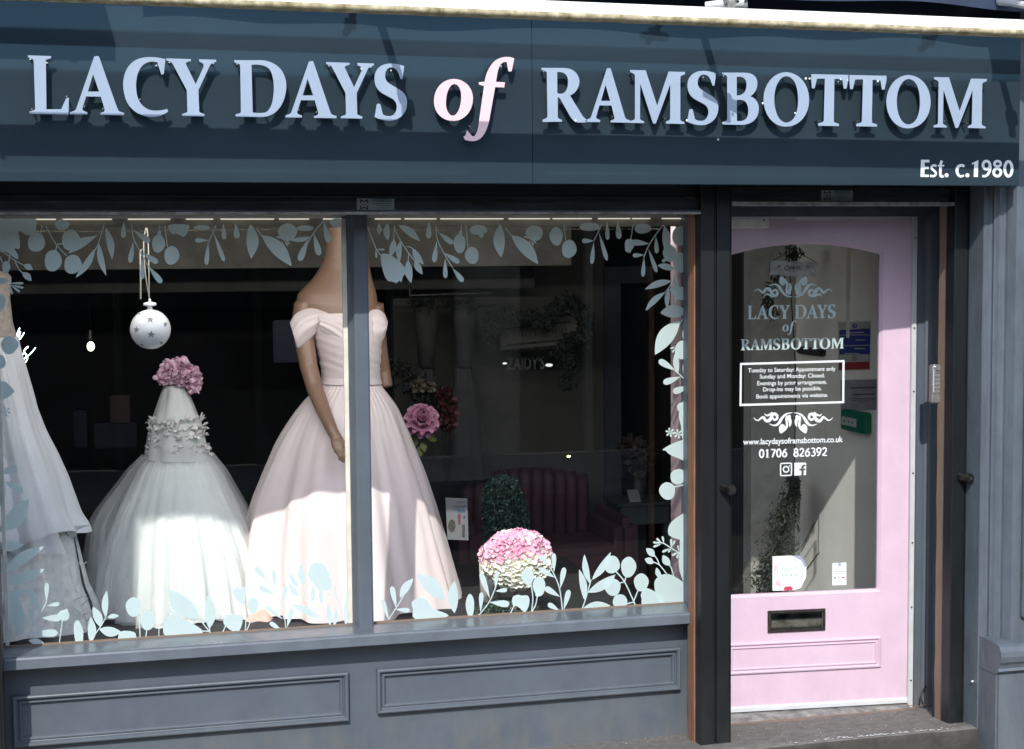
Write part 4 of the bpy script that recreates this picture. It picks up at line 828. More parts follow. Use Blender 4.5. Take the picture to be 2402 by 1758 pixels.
# loose cable at the foot of the jamb
ca = thing('loose_cable', tuple(P(2172,1668,.57)), 'thin black cable curling out at the foot of the door jamb', 'cable')
m = MB(); pts = [P(2173,1610,.594), P(2164,1622,.58), P(2161,1640,.57), P(2168,1660,.565), P(2171,1674,.56)]
m.tube(catmull([tuple(p) for p in pts], 6), .0035, 8); m.build('cable', CABLE, ca, smooth=True)
m = MB(); pts = [P(2171,1674,.56), P(2150,1683,.55), P(2125,1672,.58), P(2110,1662,.6)]
pts = [Vector((p.x,p.y,ZS+.008)) for p in pts]; m.tube(catmull([tuple(p) for p in pts], 6), .0016, 6); m.build('cable_tail', WOOD, ca, smooth=True)

# ================================================================ ROOM BEHIND THE GLASS
WALLD = mat('charcoal_shop_wall', (.02,.02,.021), .8, noise_amt=.15, noise_scale=2)
WALLG = mat('grey_shop_wall', (.16,.15,.135), .8, noise_amt=.08, noise_scale=2)
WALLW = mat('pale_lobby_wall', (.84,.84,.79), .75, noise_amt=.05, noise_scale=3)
MAUVE = mat('mauve_reveal', (.4,.3,.32), .7, noise_amt=.08)
TIMB  = mat('brown_display_board', (.3,.16,.11), .6, noise_amt=.25, noise_scale=6, streak=(.6,6,1))
ZP = W(-1.56)                                   # display platform
m = MB(); m.box(-2.2, 2.19, .645, 2.5, .0, ZP); tag(m.build('display_platform', mat('black_platform_cloth', (.018,.017,.018), .8)), 'black covered display platform inside the window under the dresses', 'platform')
m = MB(); m.box(-2.2, 2.19, .607, .64, 0, zg0-.012); m.build('window_board', TIMB, shop)
m = MB(); m.box(-2.2, 3.6, .75, 6, -.02, .03); tag(m.build('shop_floor', mat('dark_shop_floor', (.05,.045,.04), .5)), kind='structure')
m = MB(); m.box(-2.4,-2.2,.7,6,0,3.1); m.box(-2.2,3.7,5.8,6,0,3.1); tag(m.build('shop_inner_wall', WALLD), kind='structure')
m = MB(); m.box(-2.4, 3.6, .62, 6, W(.42), W(.5)); tag(m.build('shop_ceiling', WALLG), kind='structure')
# pilaster reveal at the right end of the window, painted mauve
m = MB(); m.box(2.172, 2.19, .625, .80, ZP-.1, W(.22)); m.build('window_reveal', MAUVE, shop)
# batten, beams and light strip over the display
m = MB(); m.box(-2.2, 2.17, .66, .70, PZ(532,.66), W(.22)); m.build('blind_batten', mat('beige_batten', (.3,.28,.24), .7), shop)
m = MB(); z_ = PZ(515,.645)
x = -.5
ledm = mat('strip_light', (.8,.78,.7), .5, emis=(1,.93,.78), estr=.3, noise_amt=0)
while x < 2.15:
    l_ = random.uniform(.05,.26); m.box(x, min(x+l_,2.165), .640, .646, z_, z_+.009); x += l_+random.uniform(.006,.06)
tag(m.build('light_strip', ledm, shop), kind='stuff')
al = bpy.data.lights.new('dress_fill_lamp', 'AREA'); al.shape = 'RECTANGLE'; al.size = 2.6; al.size_y = .04; al.energy = 6; al.color = (1,.97,.93); al.spread = R(150)  # area lamp added beside the light strip to brighten the dresses
ao = bpy.data.objects.new('dress_fill_lamp', al); COL.objects.link(ao); ao.location = (.85,.73,W(.16)); ao.rotation_euler = Vector((0,.85,-.5)).to_track_quat('-Z','Y').to_euler()
def beam(y, ytop, ybot, x0=-2.2, x1=2.19, mm=WALLG, d=.12, name='ceiling_beam', lab=None):
    m = MB(); m.box(x0, x1, y, y+d, PZ(ybot,y), W(.42) if ytop is None else PZ(ytop,y)); o = m.build(name, mm); return o
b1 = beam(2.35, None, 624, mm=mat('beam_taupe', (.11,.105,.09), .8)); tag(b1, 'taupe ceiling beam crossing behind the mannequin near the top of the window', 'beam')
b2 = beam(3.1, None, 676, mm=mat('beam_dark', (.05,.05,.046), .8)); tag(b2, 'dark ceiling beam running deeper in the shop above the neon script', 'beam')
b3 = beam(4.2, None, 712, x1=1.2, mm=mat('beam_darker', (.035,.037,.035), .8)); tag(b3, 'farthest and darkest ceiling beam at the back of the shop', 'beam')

# lobby behind the door
XW = 3.31
def PWX(px, py, X):
    d = FW*FPX+RT*(px-1201)-UP*(py-879); return CAM+d*((X-CAM.x)/d.x)
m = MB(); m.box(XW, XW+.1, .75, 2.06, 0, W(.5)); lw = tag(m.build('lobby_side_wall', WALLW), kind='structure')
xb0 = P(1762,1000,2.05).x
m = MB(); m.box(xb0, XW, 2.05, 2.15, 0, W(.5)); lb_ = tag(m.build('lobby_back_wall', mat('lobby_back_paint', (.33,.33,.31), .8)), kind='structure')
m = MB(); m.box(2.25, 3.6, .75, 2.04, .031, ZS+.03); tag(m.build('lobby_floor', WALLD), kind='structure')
m = MB(); m.box(xb0, xb0+.1, 2.151, 5.8, 0, W(.5)); tag(m.build('passage_wall', WALLD), kind='structure')
m = MB(); a = PWX(1994,600,XW); m.box(XW-.012, XW, a.y-.012, a.y+.012, W(-.36), W(.4)); m.build('cable_trunking', mat('trunking', (.62,.62,.58), .5), lw)
# moulding rectangle low on the side wall
def line_on_wall(pts, r_=.004, name='wall_moulding', mm=None):
    m = MB(); q = [PWX(*p, XW-.003) for p in pts]
    for i in range(len(q)-1): m.tube([q[i], q[i+1]], r_, 6)
    return m.build(name, mm or mat('moulding_grey', (.25,.25,.24), .6), lw)
line_on_wall([(1880,1293),(1922,1206),(1921,1296),(1880,1352)])
line_on_wall([(1880,1283),(1912,1222)], .003)
# fire action notice, paper notice, green break glass unit
def wall_quad(mb, pts, off, k): 
    q = [PWX(*p, XW-off) for p in pts]; mb.add(q, [tuple(range(len(q)))], k)
fire = [mat('notice_white', (.42,.43,.43), .5, noise_amt=.05), mat('notice_blue', (.015,.04,.26), .4, noise_amt=0), mat('notice_red', (.3,.02,.03), .4, noise_amt=0), mat('notice_ink', (.06,.07,.09), .5, noise_amt=0)]
o0 = PWX(2005,820,XW); fn = thing('fire_notice', tuple(o0), 'blue and red fire action notice on the pale lobby wall', 'notice')
m = MB(); wall_quad(m, [(1966,756),(2042,754),(2040,868),(1966,870)], .004, 0); wall_quad(m, [(1969,775),(2040.5,771),(2040,831),(1969,832.5)], .006, 1); wall_quad(m, [(1968,851),(2039,849),(2038,866),(1968,868)], .006, 2)
for y_, a, b in ((786,1969,2040),(810.5,1976,2040)): wall_quad(m, [(a,y_),(b,y_-1),(b,y_+.8),(a,y_+1.8)], .0075, 0)
for y_, a, b in ((797,2008,2029),(817,2004,2029),(829,1982,2016)): wall_quad(m, [(a,y_),(b,y_-.5),(b,y_+2),(a,y_+2.6)], .0075, 0)
for y_, a, b in ((780,1986,2026),): wall_quad(m, [(a,y_),(b,y_-1.5),(b,y_+1.3),(a,y_+3)], .0075, 0)
wall_quad(m, [(2005+5.5*math.cos(t), 765+5.5*math.sin(t)) for t in [math.pi*i/7 for i in range(14)]], .007, 1)
wall_quad(m, [(2004,761.5),(2006.5,761.5),(2006.5,768),(2004,768)], .008, 0)
m.build('notice_board', None, fn, mats=fire)
m = MB()
for a0 in range(16):
    t0, t1 = math.pi*a0/8, math.pi*(a0+1)/8
    wall_quad(m, [(2004+5*math.cos(t0),841+6*math.sin(t0)),(2004+5*math.cos(t1),841+6*math.sin(t1)),(2004+4*math.cos(t1),841+5*math.sin(t1)),(2004+4*math.cos(t0),841+5*math.sin(t0))], .008, 3)
wall_quad(m, [(2000.5,837),(2001.5,836.5),(2007.5,845),(2006.5,846)], .008, 3); m.build('prohibition_symbol', None, fn, mats=fire)
o0 = PWX(2022,925,XW); pn = thing('paper_notice', tuple(o0), 'faded grey paper notice taped below the fire notice', 'notice')
m = MB(); wall_quad(m, [(1972,892),(2062,890),(2061,962),(1972,963)], .004, 0)
for y_, a, b, h in ((909,1994,2056,3.2),(925,1997,2053,2.6),(935,1990,2056,1.4),(939,1996,2053,1.4),(944,2012,2037,1.2)): wall_quad(m, [(a,y_),(b,y_-1.4),(b,y_-1.4+h),(a,y_+h)], .006, 1)
m.build('paper_sheet', None, pn, mats=[mat('dull_paper', (.27,.28,.33), .6), fire[3]])
o0 = PWX(2018,985,XW); gb = thing('break_glass_unit', tuple(o0), 'green emergency break glass box on the lobby wall behind the door', 'alarm box')
GREEN = mat('green_plastic', (.0,.16,.09), .35, noise_amt=.03)
c0, c1 = PWX(1991,1012,XW), PWX(2046,965,XW); ya, yb_ = min(c0.y,c1.y), max(c0.y,c1.y); za, zb2 = PWX(2018,1012,XW).z, PWX(2018,964,XW).z
m = MB(); m.box(XW-.045, XW-.001, ya, yb_, za, zb2, bev=.006); m.build('call_box', GREEN, gb)
m = MB(); m.box(XW-.049, XW-.0452, ya+(yb_-ya)*.28, yb_-(yb_-ya)*.08, za+(zb2-za)*.25, za+(zb2-za)*.66, bev=.001); pl_ = m.build('call_plate', fire[0], gb)
m = MB()
for t in (.42,.6,.78): m.tube([(XW-.0495, ya+(yb_-ya)*t, za+(zb2-za)*.45),(XW-.0505, ya+(yb_-ya)*t, za+(zb2-za)*.45)], .006, 8)
m.build('plate_mark', fire[3], pl_)
# dark intercom on back wall
m = MB(); a = P(1880,827,2.04); m.box(a.x, P(1940,827,2.04).x if False else a.x+.10, 2.0, 2.045, PZ(834,2.04), PZ(818,2.04), bev=.006)
a = PWX(1880,826,XW); b = PWX(1939,826,XW); m = MB(); m.box(XW-.03, XW-.001, b.y, a.y, PWX(1910,833,XW).z, PWX(1910,816,XW).z, bev=.006)
tag(m.build('wall_light', mat('black_plastic', (.012,.012,.012), .3)), 'small black fitting on the lobby wall beneath the lettering', 'fitting')

# ================================================================ generic foliage helpers
def leaf_cloud(mb, pts, size, k=0, jit=.4, flat_=.35, kk=None):
    for p in pts:
        s_ = size*random.uniform(1-jit, 1+jit); a = Vector((random.gauss(0,1), random.gauss(0,1), random.gauss(0,1))).normalized(); b = a.orthogonal().normalized(); b = (b+a.cross(b)*random.uniform(-1,1)).normalized(); c = a.cross(b)
        p = Vector(p); mb.add([p-b*s_, p-c*s_*flat_+a*s_*.12, p+b*s_, p+c*s_*flat_+a*s_*.12], [(0,1,2,3)], kk() if kk else k)
def petal(mb, c, d, up, L, w_, curl, k=0):
    """cupped petal: from c along d, widening to w_"""
    d = d.normalized(); s_ = d.cross(up).normalized(); n = s_.cross(d).normalized(); g = []
    for i in range(5):
        t = i/4; ww = w_*math.sin(math.pi*min(1, .12+t*.72))**.8; row = []
        for j in range(5):
            u = j/2-1; wav = .06*w_*math.sin(3.1*u+5*t+L*90)
            row.append(c+d*(L*t*(1-.12*u*u*t))+s_*(u*ww/2)+n*(curl*t*t+.28*w_*u*u*t+wav))
        g.append(row)
    mb.grid(g, k)

# ================================================================ objects hung in the window
YB = .95
bc = P(353,773,YB); br = (P(401,773,YB).x-P(305,773,YB).x)/2
BAUB = mat('white_ceramic', (.78,.8,.84), .25, noise_amt=.02); STARD = mat('star_hollow', (.22,.23,.23), .6, noise_amt=0)
ba = thing('hanging_bauble', tuple(bc), 'large white bauble pierced with stars hanging on a ribbon', 'bauble')
m = MB(); sphere_mb(m, bc, br, 40, 28); bo = m.build('bauble_ball', BAUB, ba, True)
def on_ball(u, v, e=1.0):     # u right, v up in units of radius, front side
    y = -math.sqrt(max(0, 1-u*u-v*v)); return Vector((bc.x+u*br*e, bc.y+y*br*e, bc.z+v*br*e))
for (cx_, cy_, s_) in ((0,.52,.21),(-.68,.03,.19),(.02,-.22,.21),(.72,.26,.16),(-.45,-.76,.15),(.5,-.66,.14),(-.52,.80,.12),(.33,.92,.1)):
    rot = random.uniform(-.2,.2); fx = math.sqrt(max(.12,1-cx_*cx_)); fy = math.sqrt(max(.12,1-cy_*cy_)); ring = []
    for i in range(10):
        a = math.pi/2+math.pi*i/5+rot; r_ = s_ if i % 2 == 0 else s_*.42; ring.append((cx_+r_*fx*math.cos(a), cy_+r_*fy*math.sin(a)))
    m = MB(); c = on_ball(cx_, cy_, 1.004); pts = [on_ball(x, y, 1.004) for x, y in ring]
    m.add([c]+pts, [(0,1+i,1+(i+1)%10) for i in range(10)]); so_ = m.build('star_cutout', STARD, bo)
    m = MB()
    for i in range(10): m.add([pts[i], pts[(i+1)%10], on_ball(*[a*1.0 for a in ring[(i+1)%10]],1.012), on_ball(*ring[i],1.012)], [(0,1,2,3)])
    m.build('star_rim', BAUB, so_)
m = MB(); zt_ = bc.z+br
m.tube([(bc.x,YB,zt_-.012),(bc.x,YB,zt_+.014)], [.012,.009], 14); m.tube([(bc.x,YB,zt_+.012),(bc.x,YB,zt_+.016),(bc.x,YB,zt_+.026),(bc.x,YB,zt_+.03)], [.01,.026,.024,.008], 18); m.tube([(bc.x,YB,zt_+.03),(bc.x,YB,zt_+.042)], [.005,.004], 8)
m.build('bauble_cap', BAUB, ba, True)
RIB = mat('cream_ribbon', (.16,.15,.13), .5, noise_amt=.05)
hook = P(343,524,YB)
def ribbon(mb, pts, w_):
    pts = [Vector(p) for p in catmull([tuple(q) for q in pts], 5)]
    mb.grid([[p+Vector((-w_/2,0,0)) for p in pts],[p+Vector((w_/2,0,.0)) for p in pts]])
m = MB(); ribbon(m, [hook, P(347,560,YB), P(349,620,YB), P(350,700,YB)], .0045); ribbon(m, [hook+Vector((.002,.002,0)), P(337,570,YB+.004), P(341,640,YB+.004), P(350,700,YB+.003)], .004)
ribbon(m, [P(341,585,YB-.004), P(331,586,YB-.004), P(329,600,YB-.004), P(330,650,YB-.004), P(330,702,YB-.004)], .006); m.build('ribbon', RIB, ba)

def pend(px, py, Y):
    c = P(px, py, Y); t = thing('pendant_bulb', tuple(c), 'small lit pendant bulb glowing in the dark left of the hanging bauble', 'lamp')
    m = MB(); sphere_mb(m, c, .021, 16, 12, sq=(1,1,1.3)); m.build('bulb', mat('glowing_bulb', (1,1,.9), .4, emis=(1,.97,.75), estr=1.6, noise_amt=0), t, True)
    m = MB(); m.tube([c+Vector((0,0,.04)), c+Vector((0,0,.09))], [.022,.016], 12); m.tube([c+Vector((0,0,.09)), c+Vector((0,0,.9))], .003, 6); m.build('bulb_cap', IRON, t)
pend(213, 813, 3.6)
# neon script on the dark wall (only its end shows beside the left dress)
YN = 3.4; fN = lambda x, y: (lambda p: (p.x, p.z))(P(x/3.444, 620+y/3.444, YN)); NEON = mat('neon_tube', (1,1,1), .4, emis=(.75,1,.95), estr=2.2, noise_amt=0)
m = MB()
for l in ([(160,515),(135,570),(132,590),(165,545),(150,600),(152,612),(170,595),(196,552)], [(110,740),(180,735),(200,690),(222,668),(225,672),(195,700),(215,740),(222,760),(205,795),(193,785),(200,760),(250,720),(288,674)]):
    m.tube([(fN(*p)[0], YN, fN(*p)[1]) for p in catmull(l, 4)], .003, 6)
nt_ = m.build('neon_script', NEON); tag(nt_, 'end of a glowing white neon script beside the left hand gown', 'neon sign')

# ================================================================ DRESSES
def tulle(name, col, tr): return mat(name, col, .8, noise_amt=.04, noise_scale=6, trans=tr)
SATINP = mat('blush_satin', (.80,.69,.69), .5, noise_amt=.02, noise_scale=4, bump=.08, bump_scale=25)
SATINP.node_tree.nodes['Principled BSDF'].inputs['Sheen Weight'].default_value = .3
WHITEF = mat('ivory_skirt', (.80,.83,.81), .7, noise_amt=.03, noise_scale=5)
TULLE = tulle('ivory_tulle', (.90,.93,.92), .68); TULLEG = tulle('outer_tulle', (.88,.91,.92), .84)
CREPE = mat('ivory_crepe', (.82,.84,.88), .6, noise_amt=.03, noise_scale=5)
LACE = mat('nude_lace', (.36,.30,.26), .7, noise_amt=.3, noise_scale=40, bump=.4, bump_scale=90, var=(.56,.52,.48))
SKIN = mat('mannequin_skin', (.255,.155,.105), .4, noise_amt=.06, noise_scale=5)
SKIN.node_tree.nodes['Principled BSDF'].inputs['Subsurface Weight'].default_value = 0
def edge(prof, z):
    """piecewise (z, x) profile, sorted downward"""
    if z >= prof[0][0]: return prof[0][1]
    for (z0,x0),(z1,x1) in zip(prof, prof[1:]):
        if z >= z1: t = (z0-z)/(z0-z1); t2 = t; return x0+(x1-x0)*t2
    return prof[-1][1]
def skirt(name, left, right, Yc, depthk, material, parent, folds, amp, seed, rows=46, cols=200, ztop=None, zbot=None, a0=0, a1=2*math.pi, off=0, hem=0):
    """left/right: silhouette as pixels measured on the plane Yc; folds deepen downward"""
    L = [(P(x,y,Yc).z, P(x,y,Yc).x) for x, y in left]; Rr = [(P(x,y,Yc).z, P(x,y,Yc).x) for x, y in right]
    zt_ = ztop if ztop is not None else min(L[0][0], Rr[0][0]); zb_2 = zbot if zbot is not None else ZP+.004
    rnd = random.Random(seed); ph = [rnd.uniform(0,6.28) for _ in range(6)]; fr = [folds, folds*1.7, folds*.55, folds*2.9]
    g = []
    for i in range(rows+1):
        t = i/rows; z = zt_+(zb_2-zt_)*t; xl, xr = edge(L, z), edge(Rr, z); cx_ = (xl+xr)/2; rx = (xr-xl)/2+off; row = []
        for j in range(cols+1):
            a = a0+(a1-a0)*j/cols; drift = .35*math.sin(3*a+ph[4])
            f = math.sin(fr[0]*a+ph[0]+drift)+.55*math.sin(fr[1]*a+ph[1]-drift*2)+.4*math.sin(fr[2]*a+ph[2])+.3*math.sin(fr[3]*a+ph[3])*t
            tt = t**.7; wr = .010*noise.noise(Vector((5*math.cos(a), 5*math.sin(a), z*2.2+seed)))+.0035*noise.noise(Vector((22*math.cos(a), 22*math.sin(a), z*5+seed)))
            r_ = rx*(1+amp*tt*f*.5)-(amp*.5*rx*tt)+.006*math.sin(folds*6*a+2*math.sin(5*a))*math.exp(-7*t)+wr*min(1,t*4)
            zz = z+(hem*t**6*math.sin(5*a+ph[5]))
            row.append(Vector((cx_+r_*math.cos(a), Yc+depthk*r_*math.sin(a), zz)))
        g.append(row)
    m = MB(); m.grid(g); return m.build(name, material, parent, smooth=True)

# --- blush gown on the headless mannequin in the middle
YPk = 1.74
pk = thing('blush_gown', (P(828,1400,YPk).x, YPk, ZP), 'blush off the shoulder ball gown on the mannequin behind the mullion', 'wedding dress')
pl = [(757,880),(752,905),(715,938),(690,968),(660,1012),(640,1046),(612,1110),(588,1172),(572,1230),(560,1300),(550,1400),(545,1480)]
pr = [(889,880),(893,905),(915,932),(932,955),(962,1018),(996,1100),(1026,1183),(1056,1289),(1084,1380),(1106,1470)]
skirt('skirt', pl, pr, YPk, .8, SATINP, pk, 9, .15, 3, hem=.012)
def ringpx(y, xl, xr, Yc, dk, n=48, k2=0):
    a, b = P(xl,y,Yc), P(xr,y,Yc); c = (a+b)/2; r_ = (b.x-a.x)/2
    return [Vector((c.x+r_*math.cos(q), Yc+dk*math.sin(q)*(1 if math.sin(q) < 0 else 1), c.z+k2*math.sin(q)*.0+(b.z-a.z)/2*math.cos(q))) for q in [2*math.pi*j/n for j in range(n)]]
# body of the mannequin: one continuous mesh, remeshed from overlapping lofts
def body(name, parts, parent, voxel=.007):
    mb = MB()
    for p in parts: mb.loft(p) if isinstance(p[0], list) else None
    o = mb.build(name, SKIN, parent); md = o.modifiers.new('r', 'REMESH'); md.mode = 'VOXEL'; md.voxel_size = voxel; md.use_smooth_shade = True
    m2 = o.modifiers.new('s', 'SMOOTH'); m2.factor = .5; m2.iterations = 4
    dg = bpy.context.evaluated_depsgraph_get(); me = bpy.data.meshes.new_from_object(o.evaluated_get(dg)); old = o.data; o.modifiers.clear(); o.data = me; me.name = name; bpy.data.meshes.remove(old)
    for p_ in me.polygons: p_.use_smooth = True
    return o
def limb(pts, rs, n=16):
    pts = [Vector(p) for p in pts]; rings = []; a = Vector((1,0,0))
    for i, p in enumerate(pts):
        t = (pts[min(i+1,len(pts)-1)]-pts[max(i-1,0)]).normalized(); a = (a-t*a.dot(t)).normalized(); b = t.cross(a); r_ = rs[i]; rx, ry = r_ if isinstance(r_, tuple) else (r_, r_)
        rings.append([p+a*math.cos(q)*rx+b*math.sin(q)*ry for q in [2*math.pi*j/n for j in range(n)]])
    return rings
sc_ = 1/ ( (P(1000,800,YPk)-P(900,800,YPk)).x/100 )      # px per metre at that depth
torso = [ringpx(490,773,858,YPk,.06), ringpx(530,771,860,YPk,.06), ringpx(565,766,862,YPk,.062), ringpx(605,760,864,YPk,.064), ringpx(632,748,868,YPk,.068), ringpx(655,732,873,YPk,.075), ringpx(675,712,879,YPk,.083), ringpx(690,698,883,YPk,.09), ringpx(712,694,886,YPk,.10), ringpx(740,706,886,YPk,.108), ringpx(765,728,884,YPk,.12), ringpx(800,744,886,YPk,.125), ringpx(850,754,884,YPk,.11), ringpx(885,762,880,YPk,.10), ringpx(940,748,900,YPk,.115)]
YA = YPk-.10
armL = limb([P(716,712,YPk-.01), P(712,745,YPk-.02), P(714,800,YPk-.03), P(724,860,YPk-.06), P(738,910,YPk-.11), P(757,960,YPk-.19), P(778,1008,YPk-.28), P(789,1030,YPk-.31)], [.052,.052,.046,.041,.038,.034,.027,.025])
hand = limb([P(787,1022,YPk-.30), P(793,1040,YPk-.33), P(801,1056,YPk-.35), P(805,1062,YPk-.355)], [(.026,.018),(.034,.017),(.036,.016),(.03,.014)], 14)
fing = []
for k, (dx, dy, L) in enumerate(((-9,26,.0),(-2,31,.0),(6,30,.0),(13,24,.0))):
    b0 = P(794+k*5.5,1056-k*1.5,YPk-.352-.004*k); e0 = P(800+k*6+dx*.35,1056+dy,YPk-.37-.002*k); mid_ = (b0+e0)/2+Vector((0,-.006,0))
    fing.append(limb([b0, mid_, e0], [.0095,.0088,.0065], 8))
fing.append(limb([P(805,1036,YPk-.34), P(812,1050,YPk-.365), P(816,1066,YPk-.38)], [.012,.010,.007], 8))
armR = limb([P(876,715,YPk), P(882,760,YPk+.02), P(888,820,YPk+.03), P(897,870,YPk+.05), P(905,910,YPk+.03)], [.048,.044,.042,.038,.034])
mq = body('mannequin', [torso, armL, hand, armR]+fing, None, .0058)
tag(mq, 'bare shouldered tan mannequin wearing the blush gown', 'mannequin')
# bodice with draped pleats
rows = [(728,700,892,.125),(742,706,893,.134),(765,725,893,.142),(800,741,892,.144),(840,752,890,.132),(870,756,888,.118),(886,757,889,.110),(900,752,893,.115)]
g = []; n = 96
for i in range(40):
    t = i/39*(len(rows)-1); k = min(int(t), len(rows)-2); f = t-k; y, xl, xr, dk = [rows[k][q]*(1-f)+rows[k+1][q]*f for q in range(4)]
    r_ = ringpx(y, xl-3, xr+3, YPk, dk+.004, n)
    for j, v in enumerate(r_):
        a = 2*math.pi*j/n
        dip = .028*max(0, -math.sin(a))**3*(1-i/39)**2*(1+.6*math.cos(2*a))
        pleat = .0022*math.sin((v.z*150+math.cos(a)*9)*(1 if i < 28 else 0))
        c = Vector((sum(q.x for q in r_)/n, YPk, v.z)); d = (v-c); d.z = 0; r_[j] = v+d.normalized()*pleat-Vector((0,0,dip))
    g.append(r_+[r_[0]])
m = MB(); m.grid(g); m.build('bodice', SATINP, pk, True)
def swag(top, bot, y0, bulge, folds, name, seed=0):
    """draped band between two pixel edges: front sheet plus back sheet"""
    T = catmull([tuple(p) for p in top], 5); B_ = catmull([tuple(p) for p in bot], 5); n = min(len(T), len(B_)); gf = []; gb_ = []
    for i in range(n):
        s = i/(n-1); rf = []; rb = []
        for j in range(17):
            t = j/16; px, py = T[i][0]*(1-t)+B_[i][0]*t, T[i][1]*(1-t)+B_[i][1]*t
            dpt = bulge*math.sin(math.pi*min(1,max(0,.04+.92*t)))**.6*(.45+.55*math.sin(math.pi*(.12+.8*s)))
            fo = .0045*math.sin(folds*math.pi*2*(t+.12*math.sin(3*s+seed)))*math.sin(math.pi*t)
            rf.append(P(px, py, y0-dpt-fo)); rb.append(P(px, py, y0+dpt*.7))
        gf.append(rf); gb_.append(rb)
    m = MB(); m.grid(gf); m.grid(gb_); m.grid([gf[0], gb_[0]]); m.grid([gf[-1], gb_[-1]]); m.grid([[r_[0] for r_ in gf],[r_[0] for r_ in gb_]]); m.grid([[r_[-1] for r_ in gf],[r_[-1] for r_ in gb_]])
    return m.build(name, SATINP, pk, True)
swag([(680,757),(692,738),(712,727),(740,722),(766,724),(790,733)], [(697,816),(707,813),(722,800),(741,782),(756,760),(772,752)], YPk-.055, .062, 3, 'draped_sleeve')
swag([(848,765),(858,742),(872,728),(888,727),(902,737),(910,756)], [(862,790),(872,800),(880,812),(890,808),(900,795),(907,775)], YPk-.055, .055, 2, 'draped_sleeve', 2)
swag([(748,738),(780,742),(810,752),(835,772)], [(752,775),(785,800),(815,822),(850,832)], YPk-.10, .045, 3, 'draped_sleeve', 1)
m = MB(); pk_w = ringpx(886,753,892,YPk,.117); pk_w2 = ringpx(899,751,895,YPk,.120); m.loft([pk_w, pk_w2], cap=False); m.build('waist_band', SATINP, pk, True)

# --- child's ivory gown with floral crown
YW = 1.78
cl = []
for i in range(14):
    t = i/13; row = []
    for j in range(20):
        s_ = j/19; px = 560+105*s_; py = 1492-(62*math.sin(math.pi*s_)**.6)*t; row.append(P(px, py, 1.38+.16*t+.015*math.sin(14*s_+3*t)))
    cl.append(row)
m = MB(); m.grid(cl); m.build('gathered_hem', mat('peach_lining', (.62,.40,.34), .7), pk, True)
wd = thing('flower_girl_dress', (P(420,1400,YW).x, YW, ZP), 'small ivory tulle flower girl dress with ruffled bodice on a bust', 'dress')
wl = [(352,1062),(346,1075),(322,1112),(300,1155),(276,1208),(254,1270),(240,1335),(230,1400),(226,1500)]
wr = [(486,1062),(492,1075),(520,1112),(548,1165),(575,1215),(602,1270),(622,1330),(636,1400),(642,1500)]
skirt('skirt', wl, wr, YW, .85, WHITEF, wd, 13, .13, 8, hem=.01, off=-.015)
skirt('tulle_layer', wl, wr, YW, .88, TULLE, wd, 24, .12, 9, hem=.02, off=.004, zbot=ZP+.02)
wl2 = [(350,1062),(310,1100),(270,1150),(236,1195),(216,1230),(208,1300),(203,1370),(214,1420),(236,1500)]
wr2 = [(488,1062),(523,1100),(560,1160),(598,1225),(628,1290),(648,1360),(656,1430),(650,1500)]
skirt('tulle_veil_layer', wl2, wr2, YW, .80, TULLEG, wd, 13, .12, 11, hem=.02, off=.002, zbot=ZP+.03)
skirt('tulle_veil_layer', wl2, wr2, YW+.06, .80, TULLEG, wd, 9, .16, 17, hem=.03, off=.02, zbot=ZP+.05)
BUST = mat('ivory_bust', (.82,.85,.83), .6, noise_amt=.02)
m = MB(); m.loft([ringpx(905,400,432,YW,.03), ringpx(935,396,440,YW,.035), ringpx(952,385,450,YW,.05), ringpx(975,372,462,YW,.075), ringpx(1000,362,472,YW,.09), ringpx(1062,358,480,YW,.085)]); m.build('bust_form', BUST, wd, True)
m = MB(); m.loft([ringpx(990,362,472,YW,.098), ringpx(1030,354,482,YW,.10), ringpx(1066,352,486,YW,.095)], cap=False); m.build('bodice', WHITEF, wd, True)
RUF = mat('ruffle_chiffon', (.88,.85,.83), .7, noise_amt=.06, noise_scale=30)
m = MB(); rr = random.Random(4)
for (yy, cnt, xl, xr, dd) in ((985,34,352,474,.108),(1005,36,350,480,.115),(1022,30,356,482,.118),(1048,40,352,486,.112),(1062,34,350,490,.112)):
    for k in range(cnt):
        a = math.pi+math.pi*(k+rr.uniform(0,.6))/cnt if k % 4 else rr.uniform(0, 6.28); c_, l_, r_ = P((xl+xr)/2,yy,YW), P(xl,yy,YW), P(xr,yy,YW); rx = (r_.x-l_.x)/2
        p = Vector((c_.x+rx*math.cos(a), YW+dd*math.sin(a), c_.z+rr.uniform(-.012,.012))); out = Vector((math.cos(a),math.sin(a),rr.uniform(-.2,.7)))
        petal(m, p-out*.01, out+Vector((rr.uniform(-.5,.5),0,rr.uniform(-.3,.5))), Vector((rr.uniform(-.3,.3),rr.uniform(-.3,.3),1)), rr.uniform(.022,.038), rr.uniform(.02,.036), rr.uniform(-.008,.014))
m.build('ruffle_trim', RUF, wd, True)
# veil cone falling from the flower to the shoulders
m = MB(); rings = []
for (y, xl, xr, dk) in ((905,385,432,.04),(930,376,446,.06),(960,366,458,.085),(985,358,468,.10),(1010,350,474,.118),(1075,340,492,.14)):
    r_ = ringpx(y, xl, xr, YW, dk, 60); c = Vector((sum(q.x for q in r_)/60, YW, r_[0].z))
    rings.append([v+(v-c)*.05*math.sin(9*2*math.pi*j/60) for j, v in enumerate(r_)])
m.loft(rings, cap=False); m.build('veil', mat('veil_tulle', (.78,.8,.78), .8, noise_amt=.03, trans=.45), wd, True)
